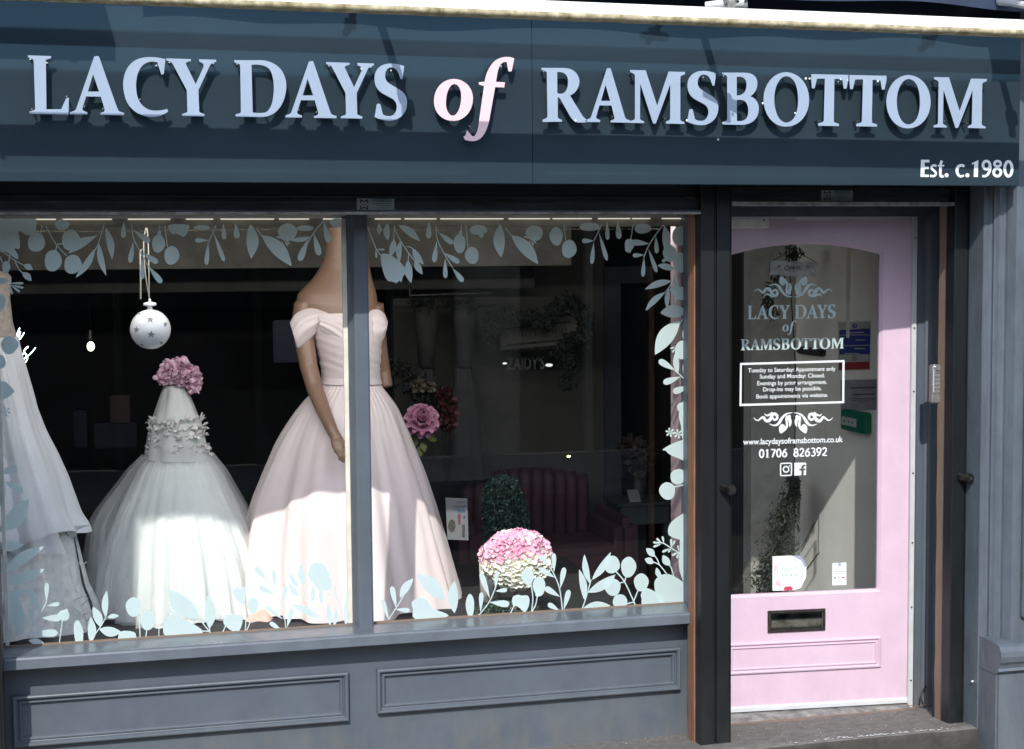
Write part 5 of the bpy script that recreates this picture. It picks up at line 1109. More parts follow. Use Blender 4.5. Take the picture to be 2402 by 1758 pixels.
# flower crown
PET = mat('dusty_pink_petal', (.58,.33,.45), .6, noise_amt=.25, noise_scale=30, var=(.80,.58,.66))
def flower_ball(name, label, c, r_, n, material, L, seed, sq=(1,.8,.8), grp=None, cat='flower', lean=.35, parts=None, parent=None, part='petal_cluster', matfn=None, mats=None):
    rr = random.Random(seed); m = MB(); c = Vector(c)
    for k in range(n):
        z = 1-2*(k+.5)/n; a = k*2.399; d = Vector((math.sqrt(1-z*z)*math.cos(a), math.sqrt(1-z*z)*math.sin(a), z))
        base = c+Vector((d.x*sq[0],d.y*sq[1],d.z*sq[2]))*r_*rr.uniform(.55,.85)
        dd = (d+Vector((rr.uniform(-1,1),rr.uniform(-1,1),rr.uniform(-1,1)))*lean).normalized(); up = Vector((rr.uniform(-1,1),rr.uniform(-1,1),rr.uniform(-1,1)))
        petal(m, base, dd, up, L*rr.uniform(.7,1.2), L*rr.uniform(.8,1.3), L*rr.uniform(-.1,.4), matfn(base, rr) if matfn else 0)
    return m.build(part, material, parent, True, mats=mats)
fc = P(420,880,YW-.03); fl = thing('crown_flower', tuple(fc), 'dusty pink silk flower cluster crowning the small ivory dress', 'flower')
for px, py, s_, sd in ((402,866,.033,1),(424,864,.036,2),(445,885,.036,3),(386,884,.027,4),(418,886,.03,5),(455,905,.026,6)):
    flower_ball('f', None, P(px,py,YW-.04), s_, 46, PET, s_*.95, sd, parent=fl, part='blossom')

# --- ivory gown with a nude lace back at the far left, cut by the frame
YL2 = 1.62
ig = thing('ivory_gown', (P(-40,1400,YL2).x, YL2, ZP), 'ivory crepe gown with nude lace bodice at the left edge of the window', 'wedding dress')
er = [(27,640),(24,690),(29,754),(41,794),(59,852),(87,957),(108,1008),(134,1060),(160,1118),(188,1195),(208,1222),(214,1240)]
el = [(-130,640),(-127,690),(-130,754),(-140,794),(-160,852),(-190,957),(-240,1060),(-290,1195),(-310,1240)]
m = MB(); m.loft([ringpx(y,-x+(-100)-20,x,YL2,.10) for x, y in ((14,636),(27,650),(24,700),(30,754),(42,800),(46,830))]); m.build('lace_bodice', LACE, ig, True)
skirt('overskirt', el[3:], er[3:], YL2, .75, CREPE, ig, 8, .07, 21, ztop=P(40,790,YL2).z, zbot=P(213,1236,YL2).z, hem=.02)
m = MB()
for (pts, w_) in (([(188,1195),(213,1229),(211,1236),(177,1246),(150,1250)], 0),):
    f = P(213,1232,YL2); 
g = []
for i in range(12):
    t = i/11; top = P(150+62*t, 1236-4*t, YL2-.14*(1-t)-.02); bot = P(165+16*t+30*max(0,t-.5)*0, 1246+24*math.sin(math.pi*(.25+.5*(1-t)))*(1-t*.7), YL2-.02); g.append([top, (top+bot)/2+Vector((0,-.012,0)), bot])
m.grid(g); m.build('turned_hem', CREPE, ig, True)
LACEW = mat('ivory_lace_panel', (.84,.85,.83), .7, noise_amt=.1, noise_scale=30, bump=.5, bump_scale=50)
ur = [(170,1225),(178,1270),(190,1320),(203,1370),(222,1412),(232,1440),(238,1480),(246,1520)]
ul = [(-260,1225),(-300,1320),(-330,1440),(-350,1520)]
skirt('lace_underskirt', ul, ur, YL2+.02, .7, LACEW, ig, 11, .10, 31, hem=.02)
m = MB(); rr = random.Random(11)
for k in range(12):
    p0 = P(rr.uniform(185,205), rr.uniform(1270,1470), YL2-.02); pts = [p0+Vector((rr.uniform(-.02,.02)*q, -.34*0-.16-.002*q, .02*q*rr.uniform(.4,1))) for q in range(3)]
    m.tube(pts, .002, 5)
m.build('lace_motif', LACEW, ig, True)
# short veil hanging from the bodice
m = MB(); g = []
for i in range(26):
    t = i/25; row = []
    for j in range(30):
        s = j/29; px = -60+(65+150*t**1.3)*s; py = 800+500*t; row.append(P(px, py, YL2-.33*math.sin(math.pi*(.1+.6*s))*(.3+.7*t)+.012*math.sin(s*22+t*3)))
    g.append(row)
m.grid(g); m.build('sheer_cape', tulle('sheer_cape', (.82,.86,.9), .55), ig, True)

# ================================================================ DEEPER IN THE SHOP
YR = 3.6
m = MB(); m.box(P(925,900,YR).x, P(1418,900,YR).x, YR, YR+.08, 0, W(.42)); tag(m.build('fitting_room_wall', mat('olive_grey_wall', (.085,.083,.072), .8, noise_amt=.1, noise_scale=2)), kind='structure')
c = P(1418,900,YR-.02).x; c2 = P(1457,900,YR-.02).x
m = MB(); m.box(c, c2, YR-.02, YR+.06, 0, PZ(628,YR)); m.box(c2, c2+1.0, YR-.02, YR+.06, PZ(668,YR), PZ(628,YR)); m.box(c2+1.0,c2+1.1,YR-.02,YR+.06,0,PZ(628,YR)); tag(m.build('doorway_casing', mat('slate_casing', (.045,.055,.068), .6)), 'slate painted casing of the dark inner doorway at the right', 'door frame')
# hanging rail with two dim gowns
YH = 3.0
hr = thing('hanging_rail', tuple(P(1060,694,YH)), 'black hanging rail with trailing sprigs on the back wall', 'rail')
m = MB(); m.tube([P(960,694,YH), P(1152,688,YH)], .01, 10); m.tube([P(962,694,YH), P(960,640,YH)], .008, 8); m.build('rail_bar', IRON, hr)
LEAFD = mat('dark_leaf', (.008,.013,.008), .6, noise_amt=.3, noise_scale=20)
m = MB(); rr = random.Random(2)
for k in range(260):
    px = rr.choice((968,985,1010,1045,1060,1100,1110))+rr.gauss(0,7); p = P(px, 700+abs(rr.gauss(0,14)), YH-.02); leaf_cloud(m, [p], .016)
tag(m.build('trailing_sprigs', LEAFD, hr), kind='stuff')
for i, (px, cc, lab) in enumerate(((1000,(.05,.05,.045),'dim olive toned gown hanging under the left half of the rail'),(1090,(.045,.043,.043),'dim grey gown hanging under the right half of the rail'))):
    gn = thing('hanging_gown', tuple(P(px,705,YH+.05)), lab, 'dress', 'gowns hanging on the dark rail')
    gm = mat('dim_gown', cc, .8)
    skirt('gown_skirt', [(px-16,860),(px-40,960),(px-60,1120)], [(px+16,860),(px+40,960),(px+60,1120)], YH+.1, .4, gm, gn, 9, .12, 40+i, rows=20, cols=80, zbot=PZ(1120,YH+.1))
    m = MB(); m.loft([ringpx(y, px-a, px+a, YH+.1, .05, 24) for y, a in ((705,10),(725,30),(760,28),(800,22),(862,18))]); m.build('gown_bodice', gm, gn, True)
# framed wall sign under ivy
fr_ = [(1167,759,3.2),(1355,736,2.9),(1357,808,2.9),(1169,825,3.2)]
FQ = [P(x,y,Y) for x,y,Y in fr_]; fs = thing('framed_sign', tuple(sum(FQ, Vector())/4), 'dark framed wall sign half covered by an ivy garland', 'sign')
def fq(u, v, d=0): return FQ[0]*(1-u)*(1-v)+FQ[1]*u*(1-v)+FQ[2]*u*v+FQ[3]*(1-u)*v+Vector((0,-d,0))
m = MB(); m.add([fq(0,0),fq(1,0),fq(1,1),fq(0,1)], [(0,1,2,3)]); m.build('sign_board', mat('sign_card', (.12,.12,.105), .7), fs)
m = MB()
def fbar(a, b, c_, d_): m.add([fq(*a,.015),fq(*b,.015),fq(*c_,.015),fq(*d_,.015)], [(0,1,2,3)])
fbar((-.03,-.06),(1.03,-.06),(1.03,.03),(-.03,.03)); fbar((-.03,.96),(1.03,.96),(1.03,1.07),(-.03,1.07)); fbar((-.03,.03),(.02,.03),(.02,.96),(-.03,.96)); fbar((.98,.03),(1.03,.03),(1.03,.96),(.98,.96))
m.build('sign_frame', IRON, fs)
m = MB()
for (a, b) in (((.1,.2),(.9,.26)),((.1,.78),(.9,.84))): m.add([fq(a[0],a[1],.004),fq(b[0],a[1],.004),fq(b[0],b[1],.004),fq(a[0],b[1],.004)], [(0,1,2,3)])
m.build('sign_line', IRON, fs)
for k, ch in enumerate('HAPPILY EVER AFTER'):
    if ch == ' ': continue
    t_ = text_mesh(ch, .022, 0, 0, 0, width=.014, name='sign_character'); p = fq(.13+k*.042,.56,.006); t_.data.materials.append(IRON)
    for v in t_.data.vertices: v.co = v.co+p
    t_.parent = fs; t_.matrix_parent_inverse = fs.matrix_basis.inverted()
ivy = thing('ivy_garland', tuple(P(1260,760,2.85)), 'dark ivy garland draped over the framed wall sign', 'garland')
path = catmull([(1150,800),(1150,770),(1165,745),(1200,738),(1250,745),(1280,760),(1290,735),(1310,715),(1335,705),(1360,730),(1375,762),(1370,790),(1335,800),(1320,825),(1335,860),(1330,900)], 6)
m = MB(); m.tube([P(x,y,2.82) for x, y in path], .004, 5); m.build('garland_stem', LEAFD, ivy)
m = MB(); rr = random.Random(5)
for x, y in path:
    for k in range(9):
        c = P(x+rr.gauss(0,9), y+rr.gauss(0,9), 2.82+rr.uniform(-.08,.05)); s_ = rr.uniform(.014,.026); rot = rr.uniform(0,6.28); nrm = Vector((rr.uniform(-.6,.6),-1,rr.uniform(-.6,.6))).normalized(); u_ = nrm.orthogonal().normalized(); v_ = nrm.cross(u_)
        ring = [c+(u_*math.cos(rot+math.pi*i/5)+v_*math.sin(rot+math.pi*i/5))*s_*(1 if i % 2 == 0 else .45) for i in range(10)]
        m.add([c-nrm*-.004]+ring, [(0,1+i,1+(i+1)%10) for i in range(10)])
tag(m.build('ivy_leaves', LEAFD, ivy), kind='stuff')
# small pair of lit fittings with pale name letters between
nm = thing('name_lettering', tuple(P(1235,860,3.3)), 'faint grey word with a small lit fitting at each end on the dark wall', 'lettering')
a, b = P(1188,868,3.3), P(1278,868,3.3); t_ = text_mesh("ZAIDY'S", .07, a.x, a.z, 3.3, width=b.x-a.x, bold=.02, name='wall_word'); t_.data.materials.append(mat('dull_letter', (.13,.13,.13), .6)); t_.parent = nm; t_.matrix_parent_inverse = nm.matrix_basis.inverted()
for px, py, r_ in ((1184,853,.010),(1288,857,.016)):
    m = MB(); sphere_mb(m, P(px,py,3.25), r_, 12, 8, sq=(1.4,1,.6)); m.build('lit_fitting', mat('soft_lamp', (.9,.9,.85), .5, emis=(.9,1,.95), estr=.4, noise_amt=0), nm, True)
m = MB(); sphere_mb(m, P(1334,1071,3.3), .008, 10, 6, sq=(1.4,1,.8)); tag(m.build('tiny_lamp', mat('warm_spot', (1,.9,.5), .5, emis=(1,.9,.45), estr=4, noise_amt=0), None, True), 'tiny warm yellow point of light above the dark sofa', 'lamp')
# blue screen and framed print at the back
m = MB(); a, b = P(640,752,4.4), P(1050,842,4.4); m.box(a.x, b.x, 4.4, 4.44, b.z, a.z, bev=.01); tag(m.build('blue_screen', mat('blue_panel', (.006,.018,.09), .4)), 'dark blue rectangular panel on the back wall behind the blush gown', 'panel')
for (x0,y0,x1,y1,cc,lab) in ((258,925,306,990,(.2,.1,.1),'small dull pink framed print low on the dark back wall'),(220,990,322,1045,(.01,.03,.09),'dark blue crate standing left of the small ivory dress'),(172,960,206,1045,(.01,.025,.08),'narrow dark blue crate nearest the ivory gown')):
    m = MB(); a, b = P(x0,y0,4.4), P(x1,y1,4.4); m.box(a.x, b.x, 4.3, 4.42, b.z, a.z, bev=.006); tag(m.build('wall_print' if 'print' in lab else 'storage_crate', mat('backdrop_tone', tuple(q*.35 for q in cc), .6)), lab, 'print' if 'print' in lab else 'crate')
# tufted sofa
YS = 3.1; SOF = mat('burgundy_velvet', (.055,.016,.024), .7, noise_amt=.15, noise_scale=10)
sf = thing('tufted_sofa', tuple(P(1255,1320,YS)), 'dark rose velvet sofa with channelled back behind the topiary', 'sofa')
x0, x1 = P(1090,1200,YS).x, P(1390,1200,YS).x; zs = PZ(1320,YS); m = MB(); nch = 11
for i in range(nch):
    a = x0+(x1-x0)*i/nch; b = x0+(x1-x0)*(i+1)/nch; mid_ = ((i+.5)/nch-.5)*2; zt_ = PZ(1106+26*mid_*mid_,YS)
    m.tube([((a+b)/2,YS+.1,zs-.1),((a+b)/2,YS+.08,zt_-.05),((a+b)/2,YS+.1,zt_)], [(b-a)*.54,(b-a)*.54,(b-a)*.5], 10)
m.build('sofa_back', SOF, sf, True)
m = MB(); m.box(x0-.05, x1+.05, YS-.45, YS+.1, zs-.12, PZ(1262,YS), bev=.04); m.build('sofa_seat', SOF, sf)
for x in (x0-.12, x1+.0): m = MB(); m.box(x, x+.14, YS-.45, YS+.15, zs-.12, PZ(1200,YS), bev=.05); m.build('sofa_arm', SOF, sf)
# console table with frame and vase
YC = 3.0; CONS = mat('grey_console', (.04,.046,.044), .6)
ct = thing('console_table', tuple(P(1515,1330,YC)), 'slim grey console table in the dark doorway at the right', 'table')
a, b = P(1457,1184,YC), P(1570,1184,YC); m = MB(); m.box(a.x-.02, b.x+.02, YC-.02, YC+.3, a.z-.012, a.z+.006, bev=.003); m.build('table_top', CONS, ct)
m = MB(); m.box(a.x, b.x, YC, YC+.28, PZ(1240,YC), a.z-.0125); m.build('drawer_front', CONS, ct); m = MB(); m.box(a.x-.01, b.x+.01, YC-.008, YC+.0, PZ(1246,YC), PZ(1240,YC)); m.build('table_rail', CONS, ct)
for x in (a.x, b.x-.03): m = MB(); m.box(x, x+.03, YC, YC+.04, .03, PZ(1246,YC)-.0); m.build('leg', CONS, ct)
m = MB(); a, b = P(1475,1182,YC+.05), P(1501,1150,YC+.05); m.add([(a.x,YC+.02,a.z+.004),(b.x,YC+.02,a.z+.004),(b.x-.006,YC+.07,b.z),(a.x-.004,YC+.07,b.z),(a.x,YC+.03,a.z+.004),(b.x,YC+.03,a.z+.004),(b.x-.006,YC+.08,b.z),(a.x-.004,YC+.08,b.z)], [(0,1,2,3),(4,7,6,5),(0,4,5,1),(3,2,6,7),(0,3,7,4),(1,5,6,2)])
tag(m.build('photo_frame', mat('frame_grey', (.2,.2,.22), .4)), 'small grey photo frame leaning on the console table', 'frame')
vf = thing('vase_of_flowers', tuple(P(1497,1150,YC+.1)), 'vase of faded dusky flowers standing at the back of the console table', 'vase')
m = MB(); m.tube([P(1497,1183,YC+.12), P(1497,1165,YC+.12), P(1497,1120,YC+.12)], [.03,.034,.02], 14); m.build('vase', CONS, vf)
DUSK = mat('dusky_petal', (.05,.028,.026), .7, noise_amt=.3, noise_scale=30, var=(.06,.055,.04))
for k, (px, py, s_) in enumerate(((1475,1045,.05),(1500,1055,.055),(1512,1078,.05),(1492,1085,.045),(1505,1100,.04))): flower_ball('f', None, P(px,py,YC+.05), s_, 30, DUSK, s_*.9, 60+k, parent=vf, part='blossom')

# ================================================================ FLOWERS AND PLANTS IN THE RIGHT WINDOW
ROSE = mat('mauve_silk_rose', (.42,.15,.27), .6, noise_amt=.25, noise_scale=20, var=(.6,.33,.42))
rs = thing('silk_rose', tuple(P(985,1000,1.95)), 'large mauve silk rose beside the right edge of the blush skirt', 'flower')
m = MB(); rc = P(988,990,1.95); rr = random.Random(9); RX = Matrix.Rotation(R(52), 3, 'X')
for ring, (n, rad, L, w_, tilt) in enumerate(((5,.006,.034,.03,1.6),(7,.014,.044,.042,1.0),(9,.022,.056,.055,.55),(11,.03,.066,.062,.15),(10,.03,.062,.06,-.25))):
    for k in range(n):
        a = 6.283*(k+rr.random()*.5)/n; d = Vector((math.cos(a), math.sin(a)*.8-.25, tilt*.55+.1)).normalized(); petal(m, rc+RX@Vector((math.cos(a)*rad,math.sin(a)*rad,.012*(4-ring))), RX@Vector((math.cos(a),math.sin(a),tilt*.9)).normalized(), RX@Vector((0,0,1)), L*.92, w_, L*(.55-ring*.17))
m.build('rose_head', ROSE, rs, True)
LEAFG = mat('olive_leaf', (.10,.12,.03), .5, noise_amt=.3, noise_scale=20)
m = MB()
for (px, py, dx, dz) in ((975,1040,-.4,-1),(990,1050,.2,-1),(1003,1035,.9,-.5),(968,1028,-.8,-.6),(983,1060,.1,-1)): petal(m, P(px,py-12,1.95), Vector((dx,-.3,dz)), Vector((0,-1,.2)), .05, .035, .006)
m.build('rose_leaf', LEAFG, rs, True)
m = MB(); m.tube([rc-Vector((0,0,.02)), rc+Vector((-.02,.03,-.4)), rc+Vector((-.05,.06,-.85))], .004, 6); m.build('rose_stem', LEAFG, rs)
cs = thing('flower_cascade', tuple(P(1010,930,2.35)), 'dark trailing cascade of leaves with red and cream flowers behind the rose', 'flowers')
m = MB(); rr = random.Random(13)
for k in range(520):
    t = rr.random(); px = 935+125*t+rr.gauss(0,16); py = 865+120*t+rr.gauss(0,18); leaf_cloud(m, [P(px,py,2.35+rr.uniform(-.06,.06))], .018)
tag(m.build('cascade_leaves', LEAFD, cs), kind='stuff')
REDP = mat('deep_red_petal', (.05,.005,.008), .6, noise_amt=.2, noise_scale=30); CRMP = mat('dull_cream_petal', (.11,.095,.06), .6)
for k, (px, py, s_, mm) in enumerate(((1052,950,.035,REDP),(1042,925,.03,REDP),(1058,975,.03,REDP),(1048,995,.034,REDP),(1040,985,.03,REDP),(980,905,.03,CRMP),(1010,908,.022,CRMP))): flower_ball('f', None, P(px,py,2.28), s_, 30, mm, s_*.9, 80+k, parent=cs, part='blossom')

HYD = [mat('hydrangea_pink', (.72,.28,.45), .55, noise_amt=.2, noise_scale=60, var=(.88,.6,.7)), mat('hydrangea_cream', (.86,.86,.70), .55, noise_amt=.1, noise_scale=60), mat('hydrangea_white', (.82,.78,.74), .55, noise_amt=.05, noise_scale=60)]
YHY = 1.12; hc = P(1212,1312,YHY); hrx = (P(1298,1312,YHY).x-P(1127,1312,YHY).x)/2*.87
hy = thing('hydrangea_ball', tuple(P(1209,1430,YHY)), 'sunlit ball of pink and cream hydrangea blooms on a stem above clipped box', 'flowers')
rr = random.Random(21)
def blossom(mb, c, out, s_, k):
    out = out.normalized(); a = out.orthogonal().normalized(); b = out.cross(a); r0 = rr.uniform(0,1.5)
    for i in range(4):
        an = r0+i*math.pi/2; d = a*math.cos(an)+b*math.sin(an)+out*.25; petal(mb, c, d, out, s_, s_*1.05, s_*rr.uniform(-.15,.3), k)
m1 = MB(); m2 = MB()
for k in range(400):
    z = 1-2*(k+.5)/400; a = k*2.399963; d = Vector((math.sqrt(1-z*z)*math.cos(a), math.sqrt(1-z*z)*math.sin(a), z))
    if d.y > .45: continue
    lump = 1+.10*noise.noise(d*3.1)
    c = hc+Vector((d.x*hrx*lump, d.y*hrx*.8*lump, d.z*hrx*.80*lump))
    top = d.z > -.05+.34*math.cos(d.x*1.8)+.12*noise.noise(d*5)
    if top: blossom(m1, c, d+Vector((0,-.2,.1)), rr.uniform(.022,.034), 0 if rr.random() < .8 else (1 if rr.random() < .35 else 2))
    else: blossom(m2, c, d+Vector((0,-.2,.1)), rr.uniform(.022,.033), 1 if rr.random() < .7 else 2)
tag(m1.build('pink_bloom', None, hy, True, mats=HYD), kind='stuff'); tag(m2.build('cream_bloom', None, hy, True, mats=HYD), kind='stuff')
m = MB(); m.tube([P(1209,1385,YHY+.02), P(1208,1412,YHY+.02), P(1209,1440,YHY+.02)], .008, 8); m.build('stem', WOOD, hy)
BOX = [mat('box_leaf', (.035,.07,.035), .4, noise_amt=.3, noise_scale=40), mat('box_leaf_pale', (.12,.19,.09), .35, noise_amt=.2, noise_scale=40)]
m = MB(); cB = P(1185,1452,YHY+.05)
for k in range(2600):
    d = Vector((rr.gauss(0,1),rr.gauss(0,1),rr.gauss(0,1))).normalized(); q = cB+Vector((d.x*.17,d.y*.12,d.z*.085))*rr.uniform(.8,1.03); leaf_cloud(m, [q], .0075, k=0 if rr.random() < .8 else 1, flat_=.5)
tag(m.build('box_foliage', None, hy, mats=BOX), kind='stuff')
m = MB(); c = P(1150,1352,YHY+.22); m.tube([c-Vector((0,0,.11)), c+Vector((0,0,.075))], [.045,.05], 20); pot = m.build('white_vase', mat('white_glaze', (.62,.6,.56), .35, noise_amt=.03), None, True); tag(pot, 'plain white cylindrical vase half hidden behind the hydrangea ball', 'vase')
YT = 1.95; tp = thing('topiary_tree', tuple(P(1180,1250,YT)), 'dark clipped topiary rising behind the hydrangea ball', 'topiary')
m = MB(); cT = P(1183,1190,YT); TOP = [mat('topiary_leaf', (.02,.055,.035), .4, noise_amt=.3, noise_scale=40), mat('topiary_leaf_light', (.07,.13,.10), .3, noise_amt=.2, noise_scale=40)]
hx = (P(1232,1190,YT).x-P(1134,1190,YT).x)/2; hz = (PZ(1118,YT)-PZ(1262,YT))/2
for k in range(5200):
    z = rr.uniform(-1.25,1); a = rr.uniform(0,6.283); e = math.sqrt(max(0,1-max(z,-.5)**2)) if z > 0 else 1.0+.06*(-z)
    lump = 1+.12*noise.noise(Vector((math.cos(a)*2,math.sin(a)*2,z*3))); q = cT+Vector((math.cos(a)*hx*e*lump+(-z)*.012, math.sin(a)*hx*e*lump, z*hz))*1.0
    q = q+Vector((rr.gauss(0,.004),rr.gauss(0,.004),rr.gauss(0,.004))); leaf_cloud(m, [q], .0085, k=0 if rr.random() < .86 else 1, flat_=.5)
tag(m.build('topiary_foliage', None, tp, mats=TOP), kind='stuff')
m = MB()
for k in range(10): 
    z0_ = -1.2+2.1*k/9; e = math.sqrt(max(.02,1-z0_*z0_)) if z0_ > 0 else 1
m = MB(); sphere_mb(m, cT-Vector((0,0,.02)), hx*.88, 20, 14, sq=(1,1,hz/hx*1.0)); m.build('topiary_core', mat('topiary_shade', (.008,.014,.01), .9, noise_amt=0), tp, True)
m = MB(); m.tube([cT-Vector((0,0,hz)), Vector((cT.x,cT.y,.35))], .012, 8); m.build('trunk', WOOD, tp); m = MB(); m.tube([(cT.x,cT.y,ZP),(cT.x,cT.y,ZP+.14)], [.07,.09], 20); m.build('pot', CONS, tp)
# leaflet on a stand
lf = [P(1045,1168,1.6), P(1096,1170,1.6), P(1099,1268,1.6), P(1050,1266,1.6)]; ls = thing('leaflet_card', tuple((lf[3]+lf[2])/2), 'dim printed card with blue words standing beside the blush skirt', 'card')
m = MB(); m.add(lf+[q+Vector((0,.006,0)) for q in lf], [(0,1,2,3),(4,7,6,5),(0,4,5,1),(1,5,6,2),(2,6,7,3),(3,7,4,0)]); m.build('card_sheet', mat('dim_card', (.16,.165,.17), .5, noise_amt=.02), ls)
m = MB(); BL = mat('card_blue_print', (.05,.08,.16), .6, noise_amt=0); RP = mat('card_red_print', (.14,.04,.06), .6, noise_amt=0); BR_ = mat('card_brown_print', (.06,.05,.045), .6, noise_amt=.3, noise_scale=60)
def cq(x0, y0, x1, y1, k, d=.001): 
    q = [P(1040+x/12.7, 1160+y/12.7, 1.6)+Vector((0,-d,0)) for x, y in ((x0,y0),(x1,y0+5),(x1,y1+5),(x0,y1))]; m.add(q, [(0,1,2,3)], k)
for r_, (a, b, y_, h_) in enumerate(((390,620,210,45),(300,650,330,55),(300,640,430,45),(420,660,470,70))):
    x = a
    while x < b: w_ = rr.uniform(22,42); cq(x, y_, min(x+w_,b), y_+h_, 0); x += w_+12
cq(425,590,520,720,1); cq(440,720,510,900,1)
pts = [P(1040+(250+110*math.cos(t))/12.7, 1160+(940+190*math.sin(t))/12.7, 1.6)+Vector((0,-.001,0)) for t in [math.pi*i/9 for i in range(18)]]; m.add(pts, [tuple(range(18))], 2)
pts = [P(1040+(620+42*math.cos(t))/12.7, 1160+(680+50*math.sin(t))/12.7, 1.6)+Vector((0,-.001,0)) for t in [math.pi*i/7 for i in range(14)]]; m.add(pts, [tuple(range(14))], 0)
cq(560,900,640,1280,2)
m.build('card_print', None, ls, mats=[BL, RP, BR_])

# ================================================================ LOBBY THINGS
# open sign hanging inside the door glass
YO = .95; oq = [P(1807,611,YO), P(1919,617,YO), P(1916,652,YO), P(1806,645,YO)]
os_ = thing('open_sign', tuple(sum(oq, Vector())/4), 'distressed white wooden open sign hanging inside the door pane', 'sign')
m = MB(); n = 14
def oqf(u, v): return oq[0]*(1-u)*(1-v)+oq[1]*u*(1-v)+oq[2]*u*v+oq[3]*(1-u)*v
top = [oqf(i/n, rr.uniform(-.05,.04)) for i in range(n+1)]; bot = [oqf(i/n, 1+rr.uniform(-.08,.05)) for i in range(n+1)]
m.grid([top, bot]); m.grid([[p+Vector((0,.012,0)) for p in top],[p+Vector((0,.012,0)) for p in bot]]); m.grid([top, [p+Vector((0,.012,0)) for p in top]]); m.grid([bot, [p+Vector((0,.012,0)) for p in bot]])
m.build('sign_board', mat('distressed_white', (.6,.58,.52), .8, noise_amt=.3, noise_scale=35, var=(.3,.28,.25)), os_)
m = MB()
def fo(x, y): p = P(1710+x/6.3545, 600+y/6.3545, YO-.002); return p.x, p.z
pen(m, fo, [([(875,150),(840,160),(830,190),(850,215),(880,200),(885,165),(860,150)], 9, False), ([(905,240),(905,170),(925,160),(940,180),(925,200),(905,195)], 9, False), ([(950,185),(980,180),(975,160),(955,165),(950,190),(985,205)], 9, False), ([(1005,205),(1008,165),(1030,160),(1045,175),(1048,200),(1075,210)], 9, False)], YO-.003)
m.build('open_script', IRON, os_); m = MB()
for x, s_ in ((745,-1),(1180,1)): pen(m, fo, [([(x-40*s_,150),(x,160),(x+30*s_,180)], (4,30,4), False), ([(x-20*s_,190),(x+20*s_,170)], (4,22,4), False)], YO-.003)
m.build('sign_sprig', mat('faded_sprig', (.2,.19,.17), .7), os_)
m = MB(); m.tube([P(1812,612,YO), P(1862,585,YO), P(1915,617,YO)], .0015, 5); m.build('sign_cord', IRON, os_)
# trailing garland down the lobby
gl_ = thing('lobby_garland', tuple(P(1820,1250,1.6)), 'dark green artificial garland trailing down inside the door', 'garland')
gm = MB(); path = catmull([(1850,590),(1870,600),(1830,640),(1800,700),(1815,740)], 6)
for x, y in path:
    for k in range(16): leaf_cloud(gm, [P(x+rr.gauss(0,7), y+rr.gauss(0,9), 1.55)], .014)
path = catmull([(1860,1120,14),(1868,1150,28),(1850,1190,40),(1835,1230,46),(1830,1280,50),(1820,1320,52),(1808,1350,50),(1812,1385,50),(1820,1420,55)], 10)
for x, y, w_ in path:
    for k in range(46): leaf_cloud(gm, [P(min(x+rr.gauss(0,w_*.42),1874), y+rr.gauss(0,6), 1.7+rr.uniform(-.1,.1))], .012)
tag(gm.build('garland_leaves', mat('garland_leaf', (.03,.042,.022), .6, noise_amt=.3, noise_scale=30), gl_), kind='stuff')
m = MB(); m.tube([P(1862,1118,1.7), P(1845,1200,1.7), P(1828,1290,1.7), P(1815,1400,1.7)], .012, 6); m.tube([P(1862,1118,1.7), P(1868,900,1.72), P(1850,600,1.6)], .003, 5); m.build('garland_stem', LEAFD, gl_)
# shelf and grey ledge glimpsed through the left part of the door
m = MB(); a, b = P(1700,762,2.9), P(1762,752,2.9); m.box(a.x+.02, b.x+.1, 2.9, 3.15, b.z-.03, b.z); tag(m.build('wall_shelf', WOOD), 'short brown wooden shelf in the dark opening left of the lobby wall', 'shelf')
m = MB(); a = P(1740,1300,2.6); m.box(P(1705,1300,2.6).x, a.x+.1, 2.6, 3.0, a.z-.02, a.z+.03); tag(m.build('counter_ledge', mat('cool_grey_ledge', (.2,.22,.25), .5)), 'cool grey counter ledge low in the dark opening inside the door', 'ledge')
m = MB(); c = P(1738,730,2.98); m.tube([c-Vector((0,0,.06)), c, c+Vector((0,0,.05))], [.05,.05,.02], 14); tag(m.build('shelf_jar', mat('dull_jar', (.15,.15,.14), .5), None, True), 'dull grey jar standing on the brown shelf', 'jar')

